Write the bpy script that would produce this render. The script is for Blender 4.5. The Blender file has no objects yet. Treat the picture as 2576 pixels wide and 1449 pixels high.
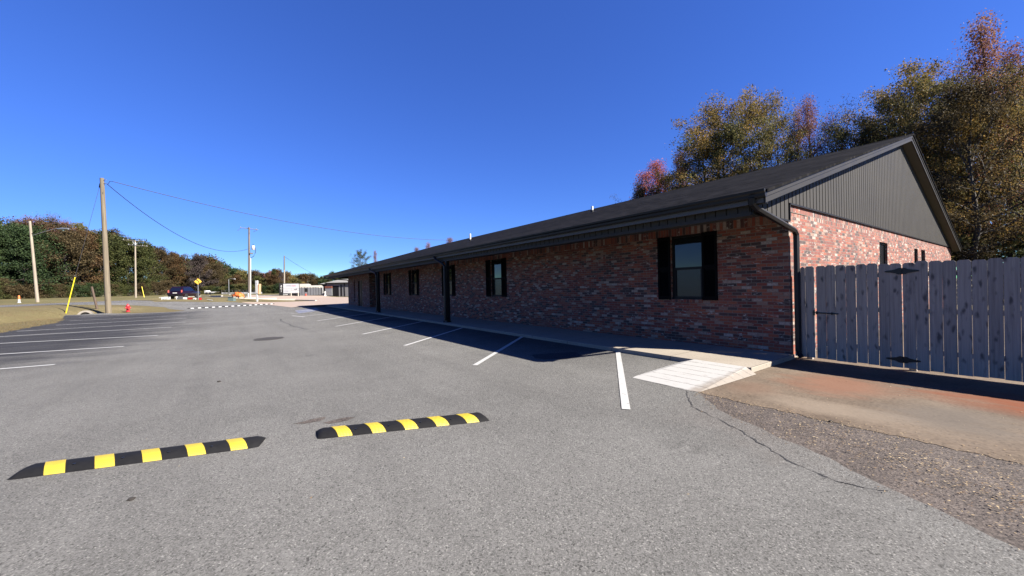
import bpy, bmesh, math, random
import numpy as np
from mathutils import Vector, Matrix

random.seed(7)
sc = bpy.context.scene
COL = sc.collection
R = math.radians

# ---------------------------------------------------------------- camera model
# world: +Y runs along the long brick building, +X goes into it, metres
PW, PH = 2576.0, 1449.0
FOC = 0.3756 * PW
ROLL, PITCH, YAW, EYE = 0.022, -0.004, R(-35.5), 1.6
SY, CY = math.sin(-YAW), math.cos(-YAW)          # forward = (SY, CY), right = (CY, -SY)


def LD(L, D):
    return (SY * D + CY * L, CY * D - SY * L)


def to_LD(x, y):
    return (CY * x - SY * y, SY * x + CY * y)


def ray(px, py):
    u = (px - PW / 2) / FOC; v = -(py - PH / 2) / FOC
    c, s = math.cos(ROLL), math.sin(ROLL)
    u, v = c * u + s * v, -s * u + c * v
    cp, sp = math.cos(PITCH), math.sin(PITCH)
    y = cp - v * sp; z = sp + v * cp
    x, y2 = LD(u, y)
    return Vector((x, y2, z))


def at_depth(px, py, D):
    d = ray(px, py)
    t = D / (SY * d.x + CY * d.y)
    return Vector((0, 0, EYE)) + d * t


def ss(a, b, v):
    t = min(1.0, max(0.0, (v - a) / (b - a)))
    return t * t * (3 - 2 * t)


def o_of(x, y):
    L, D = to_LD(x, y)
    return .99 * L + .141 * D


def s_of(x, y):
    L, D = to_LD(x, y)
    return -.141 * L + .99 * D


def from_os(o, s):
    return LD(.99 * o - .141 * s, .141 * o + .99 * s)


def tz_o(o):
    z = .8 * ss(-27, -38, o)
    z += .2 * ss(-45.5, -48, o) + .35 * ss(-48, -85, o) + 3.0 * ss(-120, -300, o)
    return z


DITCH = [-31.4, 36.0]


def ditch(x, y):
    o, s = o_of(x, y), s_of(x, y)
    return -.62 * math.exp(-((o - DITCH[0]) / 1.5) ** 2) * ss(DITCH[1] + 1.2, DITCH[1] - .6, s) * ss(-5, 12, s)


def tz(x, y):
    return tz_o(o_of(x, y))


def at(px, py):
    """the point where the line of sight (2576 px wide photograph) meets the terrain"""
    d = ray(px, py); t = 1.0; prev = t
    while t < 900:
        p = d * t
        if EYE + p.z < tz(p.x, p.y):
            break
        prev = t; t *= 1.01
    a, b = prev, t
    for _ in range(30):
        m = (a + b) / 2; p = d * m
        if EYE + p.z < tz(p.x, p.y): b = m
        else: a = m
    p = d * b
    return Vector((p.x, p.y, tz(p.x, p.y)))


K = 2576 / 3072


def atf(px, py):
    return at(px * K, py * K)


def depth_of(p):
    return SY * p.x + CY * p.y


def height_for(base, px, py):
    """height above base at which the line of sight passes over it"""
    q = at_depth(px, py, depth_of(base))
    return q.z - base.z


# ---------------------------------------------------------------- materials
class NT:
    def __init__(self, name, rough=.7):
        self.m = bpy.data.materials.new(name); self.m.use_nodes = True
        self.t = self.m.node_tree; self.b = self.t.nodes['Principled BSDF']
        self.b.inputs['Roughness'].default_value = rough

    def n(self, typ, **kw):
        nd = self.t.nodes.new(typ)
        for k, v in kw.items(): setattr(nd, k, v)
        return nd

    def put(self, sock, v):
        if isinstance(v, bpy.types.NodeSocket): self.t.links.new(v, sock)
        elif isinstance(v, (tuple, list)):
            if len(v) == 3 and len(sock.default_value) == 4: v = (*v, 1)
            sock.default_value = v
        else: sock.default_value = v

    def math(self, op, a, b=0.0, c=0.0, clamp=False):
        nd = self.n('ShaderNodeMath', operation=op, use_clamp=clamp)
        self.put(nd.inputs[0], a); self.put(nd.inputs[1], b); self.put(nd.inputs[2], c)
        return nd.outputs[0]

    def mix(self, f, a, b, blend='MIX'):
        nd = self.n('ShaderNodeMix', data_type='RGBA', blend_type=blend)
        self.put(nd.inputs[0], f); self.put(nd.inputs[6], a); self.put(nd.inputs[7], b)
        return nd.outputs[2]

    def ramp(self, f, stops, interp='LINEAR'):
        nd = self.n('ShaderNodeValToRGB'); cr = nd.color_ramp; cr.interpolation = interp
        while len(cr.elements) > 1: cr.elements.remove(cr.elements[-1])
        cr.elements[0].position = stops[0][0]; cr.elements[0].color = (*stops[0][1], 1)
        for p, c in stops[1:]:
            e = cr.elements.new(p); e.color = (*c, 1)
        self.put(nd.inputs[0], f)
        return nd.outputs[0]

    def step(self, f, lo, hi):
        nd = self.n('ShaderNodeMapRange'); nd.clamp = True
        self.put(nd.inputs[0], f); nd.inputs[1].default_value = lo; nd.inputs[2].default_value = hi
        return nd.outputs[0]

    def co(self, kind='Object'):
        return self.n('ShaderNodeTexCoord').outputs[kind]

    def scale(self, v, s):
        nd = self.n('ShaderNodeVectorMath', operation='MULTIPLY')
        self.put(nd.inputs[0], v); nd.inputs[1].default_value = s
        return nd.outputs[0]

    def sep(self, v):
        nd = self.n('ShaderNodeSeparateXYZ'); self.put(nd.inputs[0], v); return nd.outputs

    def comb(self, x, y, z=0.0):
        nd = self.n('ShaderNodeCombineXYZ')
        self.put(nd.inputs[0], x); self.put(nd.inputs[1], y); self.put(nd.inputs[2], z)
        return nd.outputs[0]

    def noise(self, v, scale, detail=3, rough=.55, out=0):
        nd = self.n('ShaderNodeTexNoise'); self.put(nd.inputs['Vector'], v)
        nd.inputs['Scale'].default_value = scale; nd.inputs['Detail'].default_value = detail
        nd.inputs['Roughness'].default_value = rough
        return nd.outputs[out]

    def voro(self, v, scale, out='Color', feature='F1'):
        nd = self.n('ShaderNodeTexVoronoi', feature=feature); self.put(nd.inputs['Vector'], v)
        nd.inputs['Scale'].default_value = scale
        return nd.outputs[out]

    def white(self, v):
        nd = self.n('ShaderNodeTexWhiteNoise', noise_dimensions='2D'); self.put(nd.inputs[0], v)
        return nd.outputs[0]

    def island(self):
        return self.n('ShaderNodeNewGeometry').outputs['Random Per Island']

    def bump(self, h, strength=.5, dist=.01):
        nd = self.n('ShaderNodeBump'); self.put(nd.inputs['Height'], h)
        nd.inputs['Strength'].default_value = strength; nd.inputs['Distance'].default_value = dist
        self.t.links.new(nd.outputs[0], self.b.inputs['Normal'])

    def base(self, c, k=.65):
        if k != 1:
            nd = self.n('ShaderNodeVectorMath', operation='SCALE'); self.put(nd.inputs[0], c if isinstance(c, bpy.types.NodeSocket) else c[:3])
            nd.inputs['Scale'].default_value = k; c = nd.outputs[0]
        self.put(self.b.inputs['Base Color'], c); return self


def plain(name, c, rough=.6, metal=0, var=.12, scale=3.0, spec=.5):
    """paint, plastic or metal with a little uneven wear"""
    t = NT(name, rough)
    f = t.noise(t.co(), scale, 4)
    t.base(t.mix(f, tuple(v * (1 - var) for v in c), tuple(min(1, v * (1 + var)) for v in c)))
    t.b.inputs['Metallic'].default_value = metal
    t.b.inputs['Specular IOR Level'].default_value = spec
    t.put(t.b.inputs['Roughness'], t.math('ADD', t.math('MULTIPLY', f, .25), rough - .12))
    return t.m


def asphalt(name, dark, light, spots=.5, bays=False):
    t = NT(name, .88)
    v = t.co()
    cell = t.sep(t.voro(v, 135))[0]
    cell2 = t.sep(t.voro(v, 75))[1]
    big = t.noise(v, .35, 5, .6); mid = t.noise(v, 3.0, 4, .6)
    f = t.math('ADD', t.math('MULTIPLY', cell, .40), t.math('MULTIPLY', cell2, .17))
    f = t.math('ADD', f, t.math('MULTIPLY', t.math('ADD', t.math('MULTIPLY', big, 1.15), t.math('MULTIPLY', mid, .30)), .42))
    c = t.ramp(f, [(.20, dark), (.58, tuple((a + b) / 2 for a, b in zip(dark, light))), (.96, light)])
    # pale stones and dark tarry pits
    st = t.math('GREATER_THAN', t.sep(t.voro(v, 105))[2], .955)
    c = t.mix(t.math('MULTIPLY', st, spots), c, (.34, .33, .31))
    pit = t.math('GREATER_THAN', t.sep(t.voro(v, 90))[1], .95)
    c = t.mix(t.math('MULTIPLY', pit, .6), c, tuple(d * .4 for d in dark))
    # broad faded stains, tyre-worn lanes
    stn = t.step(t.noise(t.scale(v, (.25, .12, 1)), 1.0, 5, .65), .5, .72)
    c = t.mix(t.math('MULTIPLY', stn, .25), c, tuple(d * 1.1 for d in dark))
    lanes = t.step(t.noise(t.scale(v, (1.5, .07, 1)), 1.0, 4, .6), .48, .70)         # tyre-polished lanes along the drive
    c = t.mix(t.math('MULTIPLY', lanes, .22), c, tuple(d * 1.3 for d in dark))
    drip = t.math('MULTIPLY', t.step(t.voro(v, .55, 'Distance'), .16, .04), t.step(t.noise(v, 9, 4, .7), .42, .6))
    c = t.mix(t.math('MULTIPLY', drip, .45), c, tuple(d * .5 for d in dark))
    if bays:                                       # older black sealer worn off the bays on the left; also darker towards the walkway
        x, y, z = t.sep(v)[0:3]
        xb = t.math('SUBTRACT', -2.6, t.math('MULTIPLY', t.math('MAXIMUM', 0, t.math('SUBTRACT', 19.5, y)), .16))
        n1 = t.math('MULTIPLY', t.math('SUBTRACT', t.noise(t.scale(v, (.35, .9, 1)), 1.0, 6, .7), .5), 6.5)
        e = t.math('ADD', t.math('SUBTRACT', xb, x), n1)
        sl_ = t.math('MULTIPLY', t.step(e, -1.0, 1.6), t.math('MULTIPLY', t.step(t.math('ADD', y, n1), 13.0, 16.5), t.step(t.math('ADD', y, t.math('MULTIPLY', n1, .4)), 45.0, 43.0)))
        strk = t.step(t.noise(t.scale(v, (.25, 2.2, 1)), 1.0, 5, .7), .38, .62)
        sl_ = t.math('MULTIPLY', sl_, t.math('ADD', .78, t.math('MULTIPLY', strk, .22)))
        e2 = t.math('ADD', t.math('SUBTRACT', x, 5.6), t.math('MULTIPLY', n1, .35))
        sl_ = t.math('MAXIMUM', sl_, t.math('MULTIPLY', t.step(e2, -.6, 1.2), t.math('MULTIPLY', t.step(y, 3.8, 7.5), .62)))
        c = t.mix(sl_, c, t.ramp(f, [(.3, (.009, .0095, .012)), (.9, (.050, .050, .056))]))
        gr = t.math('ADD', t.math('DIVIDE', t.math('SUBTRACT', x, 3.7), 1.3), t.math('MULTIPLY', t.math('SUBTRACT', t.noise(v, 2.2, 5, .7), .5), 1.4))
        c = t.mix(t.math('MULTIPLY', t.math('MULTIPLY', t.step(gr, .1, 1.0), t.step(y, 3.0, 2.0)), .45), c, (.13, .105, .09))
    t.base(c)
    t.b.inputs['Specular IOR Level'].default_value = .12
    t.bump(t.math('ADD', cell, t.math('MULTIPLY', cell2, .6)), .7, .006)
    return t.m


def brick(name, vertical=False):
    t = NT(name, .85)
    x, y, z = t.sep(t.co())[0:3]
    nx = t.math('ABSOLUTE', t.sep(t.n('ShaderNodeNewGeometry').outputs['True Normal'])[0])
    u = t.math('ADD', t.math('MULTIPLY', nx, y), t.math('MULTIPLY', t.math('SUBTRACT', 1, nx), x))
    wob = t.math('MULTIPLY', t.math('SUBTRACT', t.noise(t.comb(u, z), 14, 2), .5), .012)
    u = t.math('ADD', u, wob); z = t.math('ADD', z, wob)
    if vertical:
        rowv = t.math('DIVIDE', z, .30); colv = t.math('DIVIDE', u, .0762)
        row = t.math('FLOOR', rowv); mx, mz = .13, .04
    else:
        rowv = t.math('DIVIDE', z, .0677); row = t.math('FLOOR', rowv)
        colv = t.math('ADD', t.math('DIVIDE', u, .2032), t.math('MULTIPLY', t.math('MODULO', row, 2), .5)); mx, mz = .052, .15
    col = t.math('FLOOR', colv)
    fx = t.math('FRACT', colv); fz = t.math('FRACT', rowv)
    rnd = t.white(t.comb(col, row))
    rnd2 = t.white(t.comb(t.math('ADD', col, 31.7), t.math('ADD', row, 8.3)))
    c = t.ramp(rnd, [(0, (.038, .024, .023)), (.15, (.075, .033, .029)), (.25, (.16, .036, .024)), (.45, (.26, .054, .030)),
                     (.64, (.33, .088, .038)), (.72, (.16, .038, .027)), (.82, (.27, .095, .055)), (.92, (.31, .215, .165)), (1, (.42, .34, .29))])
    var = t.noise(t.comb(t.math('ADD', u, t.math('MULTIPLY', rnd, 9)), z), 26, 4, .7)
    c = t.mix(t.step(var, .45, .9), c, (.07, .028, .024))
    # lime-wash smears left on the faces of salvaged bricks
    lime = t.noise(t.comb(t.math('ADD', t.math('MULTIPLY', u, 7), t.math('MULTIPLY', rnd2, 40)), t.math('MULTIPLY', z, 18)), 1.0, 4, .7)
    lim = t.math('MULTIPLY', t.step(lime, .54, .62), t.step(rnd2, .66, .8))
    c = t.mix(t.math('MULTIPLY', lim, .85), c, (.45, .41, .37))
    patch = t.step(t.noise(t.comb(u, z), .8, 3, .6), .5, .72)
    c = t.mix(t.math('MULTIPLY', patch, .15), c, (.25, .21, .19))
    mort = t.math('MAXIMUM', t.math('LESS_THAN', fx, mx), t.math('LESS_THAN', fz, mz))
    mc = t.mix(t.noise(t.comb(u, z), 9, 3), (.135, .112, .095), (.245, .205, .17))
    c = t.mix(mort, c, mc)
    t.base(c)
    h = t.math('SUBTRACT', t.math('ADD', 1, t.math('MULTIPLY', var, .35)), mort)
    t.bump(h, .8, .009)
    return t.m


def shingles():
    t = NT('charcoal_shingles', .92)
    x, y, z = t.sep(t.co())[0:3]
    rowv = t.math('DIVIDE', x, .135); row = t.math('FLOOR', rowv)
    off = t.white(t.comb(row, 3.3))
    colv = t.math('ADD', t.math('DIVIDE', y, .24), t.math('MULTIPLY', off, 7)); col = t.math('FLOOR', colv)
    rnd = t.white(t.comb(col, row))
    grit = t.noise(t.co(), 70, 2)
    c = t.ramp(t.math('ADD', t.math('MULTIPLY', rnd, .75), t.math('MULTIPLY', grit, .25)),
               [(.1, (.0035, .0035, .004)), (.5, (.0075, .0075, .0085)), (.9, (.021, .020, .022))])
    edge = t.math('LESS_THAN', t.math('FRACT', rowv), .13)
    c = t.mix(edge, c, (.003, .003, .004))
    c = t.mix(t.math('MULTIPLY', t.step(t.noise(t.scale(t.co(), (.5, .12, 1)), 1, 4), .45, .75), .5), c, (.021, .021, .023))
    t.base(c); t.bump(t.math('ADD', t.math('FRACT', rowv), t.math('MULTIPLY', rnd, .5)), .5, .01)
    t.b.inputs['Specular IOR Level'].default_value = .03
    return t.m


def fence_wood():
    t = NT('grey_stained_pickets', .8)
    v = t.co(); isl = t.island()
    sh = t.comb(t.math('MULTIPLY', isl, 50), t.math('MULTIPLY', isl, 21), t.math('MULTIPLY', isl, 90))
    nd = t.n('ShaderNodeVectorMath', operation='ADD'); t.put(nd.inputs[0], v); t.put(nd.inputs[1], sh); w = nd.outputs[0]
    grain = t.noise(t.scale(w, (18, 40, 1.2)), 1, 5, .65)
    c = t.ramp(grain, [(.3, (.165, .14, .122)), (.5, (.31, .268, .232)), (.72, (.43, .38, .33))])
    c = t.mix(.35, c, t.ramp(isl, [(0, (.205, .178, .155)), (1, (.41, .36, .31))]))
    wn = t.scale(w, (5, 8.5, 3.6))
    dist = t.noise(wn, 1.3, 2, .5, 1)
    nd2 = t.n('ShaderNodeVectorMath', operation='MULTIPLY_ADD'); t.put(nd2.inputs[0], dist); nd2.inputs[1].default_value = (.7, .7, .7); t.put(nd2.inputs[2], wn)
    kn = t.step(t.voro(nd2.outputs[0], 1.15, 'Distance'), .31, .11)
    halo = t.step(t.noise(t.scale(w, (6, 9, 2)), 1.0, 4, .7), .60, .74)
    c = t.mix(t.math('MULTIPLY', kn, .75), c, (.018, .017, .022))
    c = t.mix(t.math('MULTIPLY', halo, .75), c, (.07, .063, .065))
    t.base(c); t.bump(grain, .35, .004)
    return t.m


def pole_wood(name, c1, c2):
    t = NT(name, .85)
    g = t.noise(t.scale(t.co(), (14, 14, .5)), 1, 5, .65)
    c = t.ramp(g, [(.3, c1), (.7, c2)])
    k = t.step(t.voro(t.scale(t.co(), (3, 3, 1.1)), 1, 'Distance'), .16, .07)
    t.base(t.mix(t.math('MULTIPLY', k, .7), c, tuple(v * .35 for v in c1))); t.bump(g, .5, .01)
    return t.m


def concrete(name, c1, c2, stain=None, joint=0, fine=1.0):
    t = NT(name, .85)
    t.b.inputs['Specular IOR Level'].default_value = .2
    v = t.co()
    f = t.math('ADD', t.math('MULTIPLY', t.noise(v, .9, 6, .65), .65), t.math('MULTIPLY', t.noise(v, 30 * fine, 3), .35))
    c = t.ramp(f, [(.3, c1), (.7, c2)])
    pit = t.math('GREATER_THAN', t.sep(t.voro(v, 45))[0], .94)
    c = t.mix(t.math('MULTIPLY', pit, .35), c, tuple(a * .5 for a in c1))
    x, y, z = t.sep(v)[0:3]
    if stain:
        for (cx, cy, rx, ry, colr, amt) in stain:
            dx = t.math('DIVIDE', t.math('SUBTRACT', x, cx), rx); dy = t.math('DIVIDE', t.math('SUBTRACT', y, cy), ry)
            d = t.math('SQRT', t.math('ADD', t.math('MULTIPLY', dx, dx), t.math('MULTIPLY', dy, dy)))
            d = t.math('ADD', d, t.math('MULTIPLY', t.math('SUBTRACT', t.noise(t.scale(v, (2.2, .8, 1)), 1.6, 5, .7), .5), 1.5))
            c = t.mix(t.math('MULTIPLY', t.step(d, 1.1, .35), amt), c, colr)
    if joint:
        j = t.math('LESS_THAN', t.math('FRACT', t.math('DIVIDE', y, joint)), .012 / joint * 1.2)
        c = t.mix(t.math('MULTIPLY', j, .8), c, tuple(a * .25 for a in c1))
    t.base(c); t.bump(f, .3, .01)
    return t.m


def ramp_paint():
    t = NT('worn_white_ramp_paint', .7)
    v = t.co(); x, y, z = t.sep(v)[0:3]
    wear = t.step(t.noise(t.scale(v, (5, 2.5, 1)), 1.5, 6, .75), .56, .70)
    c = t.mix(t.math('MULTIPLY', wear, .8), (.40, .395, .38), (.22, .205, .19))
    g = t.math('LESS_THAN', t.math('FRACT', t.math('DIVIDE', t.math('ADD', x, 20), .27)), .055)
    edge = t.step(t.math('ADD', t.math('SUBTRACT', y, 3.12), t.math('MULTIPLY', t.math('SUBTRACT', t.noise(v, 7, 4, .7), .5), .25)), .06, -.08)
    c = t.mix(t.math('MULTIPLY', edge, .8), c, (.20, .165, .13))
    c = t.mix(t.math('MULTIPLY', g, t.step(t.noise(v, 5, 4, .7), .38, .52)), c, (.09, .083, .076))
    t.base(c); t.bump(t.math('SUBTRACT', 1, g), .6, .01)
    return t.m


def road_paint(name, c, worn):
    t = NT(name, .75)
    v = t.co()
    w = t.step(t.noise(t.scale(v, (1, 1, 1)), 9, 6, .75), worn, worn + .12)
    t.base(t.mix(w, c, (.17, .17, .17)))
    t.bump(t.sep(t.voro(v, 95))[0], .4, .005)
    return t.m


def grass_mat(name, cols, s=1.0):
    t = NT(name, .95)
    v = t.co()
    f = t.math('ADD', t.math('MULTIPLY', t.noise(v, .16 * s, 5, .6), .6), t.math('MULTIPLY', t.noise(v, 5 * s, 5, .7), .42))
    n = len(cols)
    c = t.ramp(f, [(.28 + .46 * i / (n - 1), k) for i, k in enumerate(cols)])
    x, y, z = t.sep(v)[0:3]
    o = t.math('ADD', t.math('MULTIPLY', x, .8878), t.math('MULTIPLY', y, -.4601))
    far = t.math('MULTIPLY', t.step(o, -45.5, -47.5), t.step(t.noise(v, .22, 4), .25, .6))     # mown, greener field across the road
    c = t.mix(t.math('MULTIPLY', far, .8), c, t.ramp(f, [(.3, (.060, .060, .024)), (.5, (.095, .090, .040)), (.7, (.135, .122, .060))]))
    t.base(c, .85); t.bump(t.noise(v, 14, 4, .7), .9, .06)
    t.b.inputs['Specular IOR Level'].default_value = .1
    return t.m


def leaf_mat(name, stops, trans=.36):
    t = NT(name, .6)
    oi = t.n('ShaderNodeObjectInfo').outputs['Random']
    clump = t.noise(t.co(), .55, 3, .6)
    f = t.math('ADD', t.math('MULTIPLY', t.island(), .42), t.math('MULTIPLY', clump, .62))
    f = t.math('ADD', f, t.math('MULTIPLY', t.math('SUBTRACT', oi, .5), .16), clamp=True)
    c = t.ramp(f, stops)
    t.base(c, 1.0)
    t.b.inputs['Specular IOR Level'].default_value = .06
    tr = t.n('ShaderNodeBsdfTranslucent'); t.put(tr.inputs[0], c)
    mx = t.n('ShaderNodeMixShader'); mx.inputs[0].default_value = trans
    out = t.t.nodes['Material Output']
    t.t.links.new(t.b.outputs[0], mx.inputs[1]); t.t.links.new(tr.outputs[0], mx.inputs[2]); t.t.links.new(mx.outputs[0], out.inputs[0])
    return t.m


def dirt_mat():
    t = NT('litter_soil', .95)
    v = t.co()
    f = t.math('ADD', t.math('MULTIPLY', t.noise(v, 2.6, 8, .75), .62), t.math('MULTIPLY', t.sep(t.voro(v, 90))[0], .40))
    c = t.ramp(f, [(.28, (.018, .013, .010)), (.48, (.060, .045, .037)), (.66, (.108, .086, .073)), (.85, (.19, .16, .138))])
    t.base(c); t.bump(f, .9, .02)
    return t.m


def glass(name, c=(.012, .014, .017), rough=.02, ior=1.55):
    t = NT(name, rough)
    t.base(c); t.b.inputs['IOR'].default_value = ior
    t.bump(t.noise(t.co(), 2.3, 1), .06, .02)      # wavy panes
    return t.m


MAT = dict(
    asphalt=asphalt('weathered_asphalt', (.056, .055, .052), (.232, .228, .217), .6, True),
    sealed=asphalt('sealed_asphalt', (.022, .023, .028), (.085, .085, .092), .2),
    patch=asphalt('patched_asphalt', (.035, .035, .036), (.11, .11, .11), .2),
    road=asphalt('road_asphalt', (.085, .085, .088), (.16, .16, .165), .2),
    white_line=road_paint('white_line_paint', (.42, .42, .41), .58),
    blue_line=road_paint('blue_marking_paint', (.09, .11, .20), .46),
    walk=concrete('walkway_concrete', (.27, .235, .19), (.36, .32, .265), joint=1.52),
    far_pad=concrete('pinkish_far_concrete', (.30, .235, .19), (.38, .305, .255), fine=.3),
    apron=concrete('stained_apron_concrete', (.058, .041, .028), (.200, .155, .114), stain=[
        (7.75, -.2, .75, 1.5, (.165, .048, .018), .95), (7.35, 1.9, .9, .8, (.20, .095, .058), .75), (6.2, 2.6, .5, .4, (.15, .09, .06), .5), (6.5, .7, .8, .7, (.12, .105, .09), .6), (5.9, 1.6, .4, .9, (.24, .195, .15), .5)]),
    kerb=concrete('bleached_kerb', (.38, .35, .30), (.50, .47, .42)),
    ramp=ramp_paint(), brick=brick('salvaged_brick'), soldier=brick('soldier_brick', True), shingle=shingles(), fence=fence_wood(),
    siding=plain('charcoal_siding', (.050, .047, .043), .6, 0, .08, 1.2, .12),
    trim=plain('grey_trim', (.032, .030, .028), .5, 0, .08, 2, .15),
    soffit=plain('soffit', (.075, .072, .07), .6, 0, .08, 2),
    gutter=plain('black_gutter', (.012, .012, .014), .42, 0, .2, 2, .22),
    shutter=plain('black_shutter', (.005, .005, .006), .6, 0, .2, 4, .03),
    black=plain('black_paint', (.006, .006, .007), .5, 0, .2, 3, .2),
    glass=glass('window_glass', ior=1.48), screen=glass('screened_glass', (.012, .012, .014), .25, 1.45),
    door_pale=plain('olive_door', (.22, .20, .10), .5), pvc=plain('white_pipe', (.72, .72, .70), .4, 0, .05),
    rubber=plain('black_rubber', (.011, .011, .012), .75, 0, .4, 25, .12), yellow=None,
    panel_white=plain('sign_panel', (.30, .30, .315), .5, 0, .06), steel=plain('galvanised_steel', (.35, .36, .37), .45, .7), iron=plain('black_iron', (.008, .008, .009), .4, .3),
    white=plain('white_paint', (.50, .50, .49), .5, 0, .06), offwhite=plain('cream_paint', (.42, .39, .33), .5, 0, .08),
    red=plain('red_paint', (.45, .02, .025), .4, 0, .2, 5), orange=plain('orange_plastic', (.72, .17, .03), .55, 0, .25, 3),
    grey=plain('grey_panel', (.085, .088, .098), .6, 0, .15, .6), house=plain('grey_house_siding', (.15, .145, .15), .7, 0, .08),
    house_roof=plain('grey_house_roof', (.20, .195, .185), .9, 0, .15, 3), brown=plain('brown_cabinet', (.12, .035, .02), .6),
    greenbox=plain('green_grey_box', (.11, .16, .155), .5), rust=pole_wood('rusty_post', (.05, .03, .02), (.11, .075, .05)),
    pole=pole_wood('treated_pole', (.095, .075, .050), (.215, .175, .118)), pole_pale=pole_wood('bleached_pole', (.20, .165, .125), (.34, .295, .23)),
    pole_grey=pole_wood('weathered_pole', (.085, .07, .06), (.19, .16, .135)), tanboard=plain('tan_board', (.46, .30, .17), .6),
    cable=plain('cable', (.02, .022, .03), .6), carpaint=plain('maroon_car_paint', (.018, .005, .012), .18, .3, .1), carglass=glass('car_glass', (.006, .008, .02), .03),
    tyre=plain('tyre', (.012, .012, .012), .8), rim=plain('alloy', (.45, .45, .46), .3, .8), lamp_red=plain('tail_lamp', (.50, .10, .08), .25), 
    grass=grass_mat('dry_lawn', [(.058, .044, .024), (.118, .085, .047), (.102, .088, .042), (.165, .130, .070), (.22, .175, .10)]),
    dirt=dirt_mat(), bark=pole_wood('tree_bark', (.025, .02, .016), (.075, .06, .048)), bark_pale=pole_wood('pale_bark', (.07, .06, .055), (.16, .14, .125)),
    concrete_pipe=concrete('pipe_concrete', (.22, .20, .17), (.33, .30, .26)), pipe_shade=plain('painted_pipe_shade', (.01, .009, .008), .9), stone=plain('dark_stone', (.02, .016, .013), .9),
)
_y = NT('yellow_rubber', .5)
_v = _y.co(); _d = _y.math('MULTIPLY', _y.math('SINE', _y.math('MULTIPLY', _y.math('ADD', _y.sep(_v)[0], _y.sep(_v)[1]), 210)), _y.math('SINE', _y.math('MULTIPLY', _y.math('SUBTRACT', _y.sep(_v)[0], _y.sep(_v)[1]), 210)))
_y.base(_y.mix(_y.step(_y.noise(_v, 30, 5, .8), .62, .72), _y.mix(_y.noise(_v, 8), (.46, .33, .015), (.58, .44, .035)), (.06, .05, .03))); _y.bump(_d, .6, .004)
MAT['yellow'] = _y.m
MAT['yellow_sign'] = plain('yellow_sign_face', (.75, .42, .01), .45, 0, .08)
MAT['yellow_tube'] = plain('yellow_guard', (.78, .62, .03), .45, 0, .06)

LEAF = dict(
    gold=leaf_mat('olive_gold_leaves', [(.15, (.038, .036, .015)), (.38, (.105, .086, .030)), (.58, (.19, .132, .042)), (.75, (.28, .175, .055)), (.92, (.36, .22, .06))]),
    olive=leaf_mat('olive_leaves', [(.15, (.026, .031, .014)), (.4, (.068, .072, .029)), (.62, (.120, .108, .041)), (.82, (.185, .135, .050)), (.95, (.24, .165, .055))]),
    red=leaf_mat('reddish_leaves', [(.15, (.085, .036, .027)), (.4, (.16, .066, .045)), (.65, (.225, .115, .070)), (.9, (.29, .175, .10))]),
    pink=leaf_mat('pink_red_leaves', [(.15, (.13, .035, .035)), (.4, (.25, .065, .06)), (.65, (.34, .12, .10)), (.9, (.40, .19, .15))]),
    mauve=leaf_mat('mauve_leaves', [(.15, (.07, .03, .03)), (.45, (.15, .065, .060)), (.7, (.20, .105, .085)), (.9, (.25, .13, .08))]),
    bronze=leaf_mat('bronze_leaves', [(.15, (.017, .0135, .008)), (.4, (.044, .033, .017)), (.65, (.076, .058, .030)), (.9, (.12, .092, .048))]),
    rust=leaf_mat('rust_leaves', [(.15, (.019, .013, .008)), (.4, (.050, .032, .016)), (.65, (.086, .052, .026)), (.9, (.13, .084, .038))]),
    green=leaf_mat('dull_green_leaves', [(.15, (.012, .015, .007)), (.4, (.032, .039, .014)), (.65, (.062, .067, .024)), (.9, (.11, .10, .038))]),
    dark=leaf_mat('evergreen_leaves', [(.15, (.006, .011, .006)), (.4, (.016, .027, .012)), (.65, (.030, .046, .018)), (.9, (.055, .07, .028))], .12),
    grey=leaf_mat('bare_twigs', [(.15, (.022, .018, .017)), (.5, (.048, .038, .035)), (.9, (.085, .066, .058))], .1),
    litter=leaf_mat('fallen_leaves', [(.15, (.04, .025, .018)), (.35, (.12, .08, .05)), (.6, (.26, .20, .12)), (.85, (.46, .39, .26))], .05),
    gravel=leaf_mat('gravel_bits', [(.15, (.03, .025, .022)), (.5, (.085, .072, .064)), (.9, (.20, .18, .16))], .02),
    tuft=leaf_mat('dry_grass_blades', [(.15, (.06, .045, .025)), (.45, (.12, .088, .048)), (.7, (.095, .085, .040)), (.9, (.20, .155, .09))], .2),
)


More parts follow.
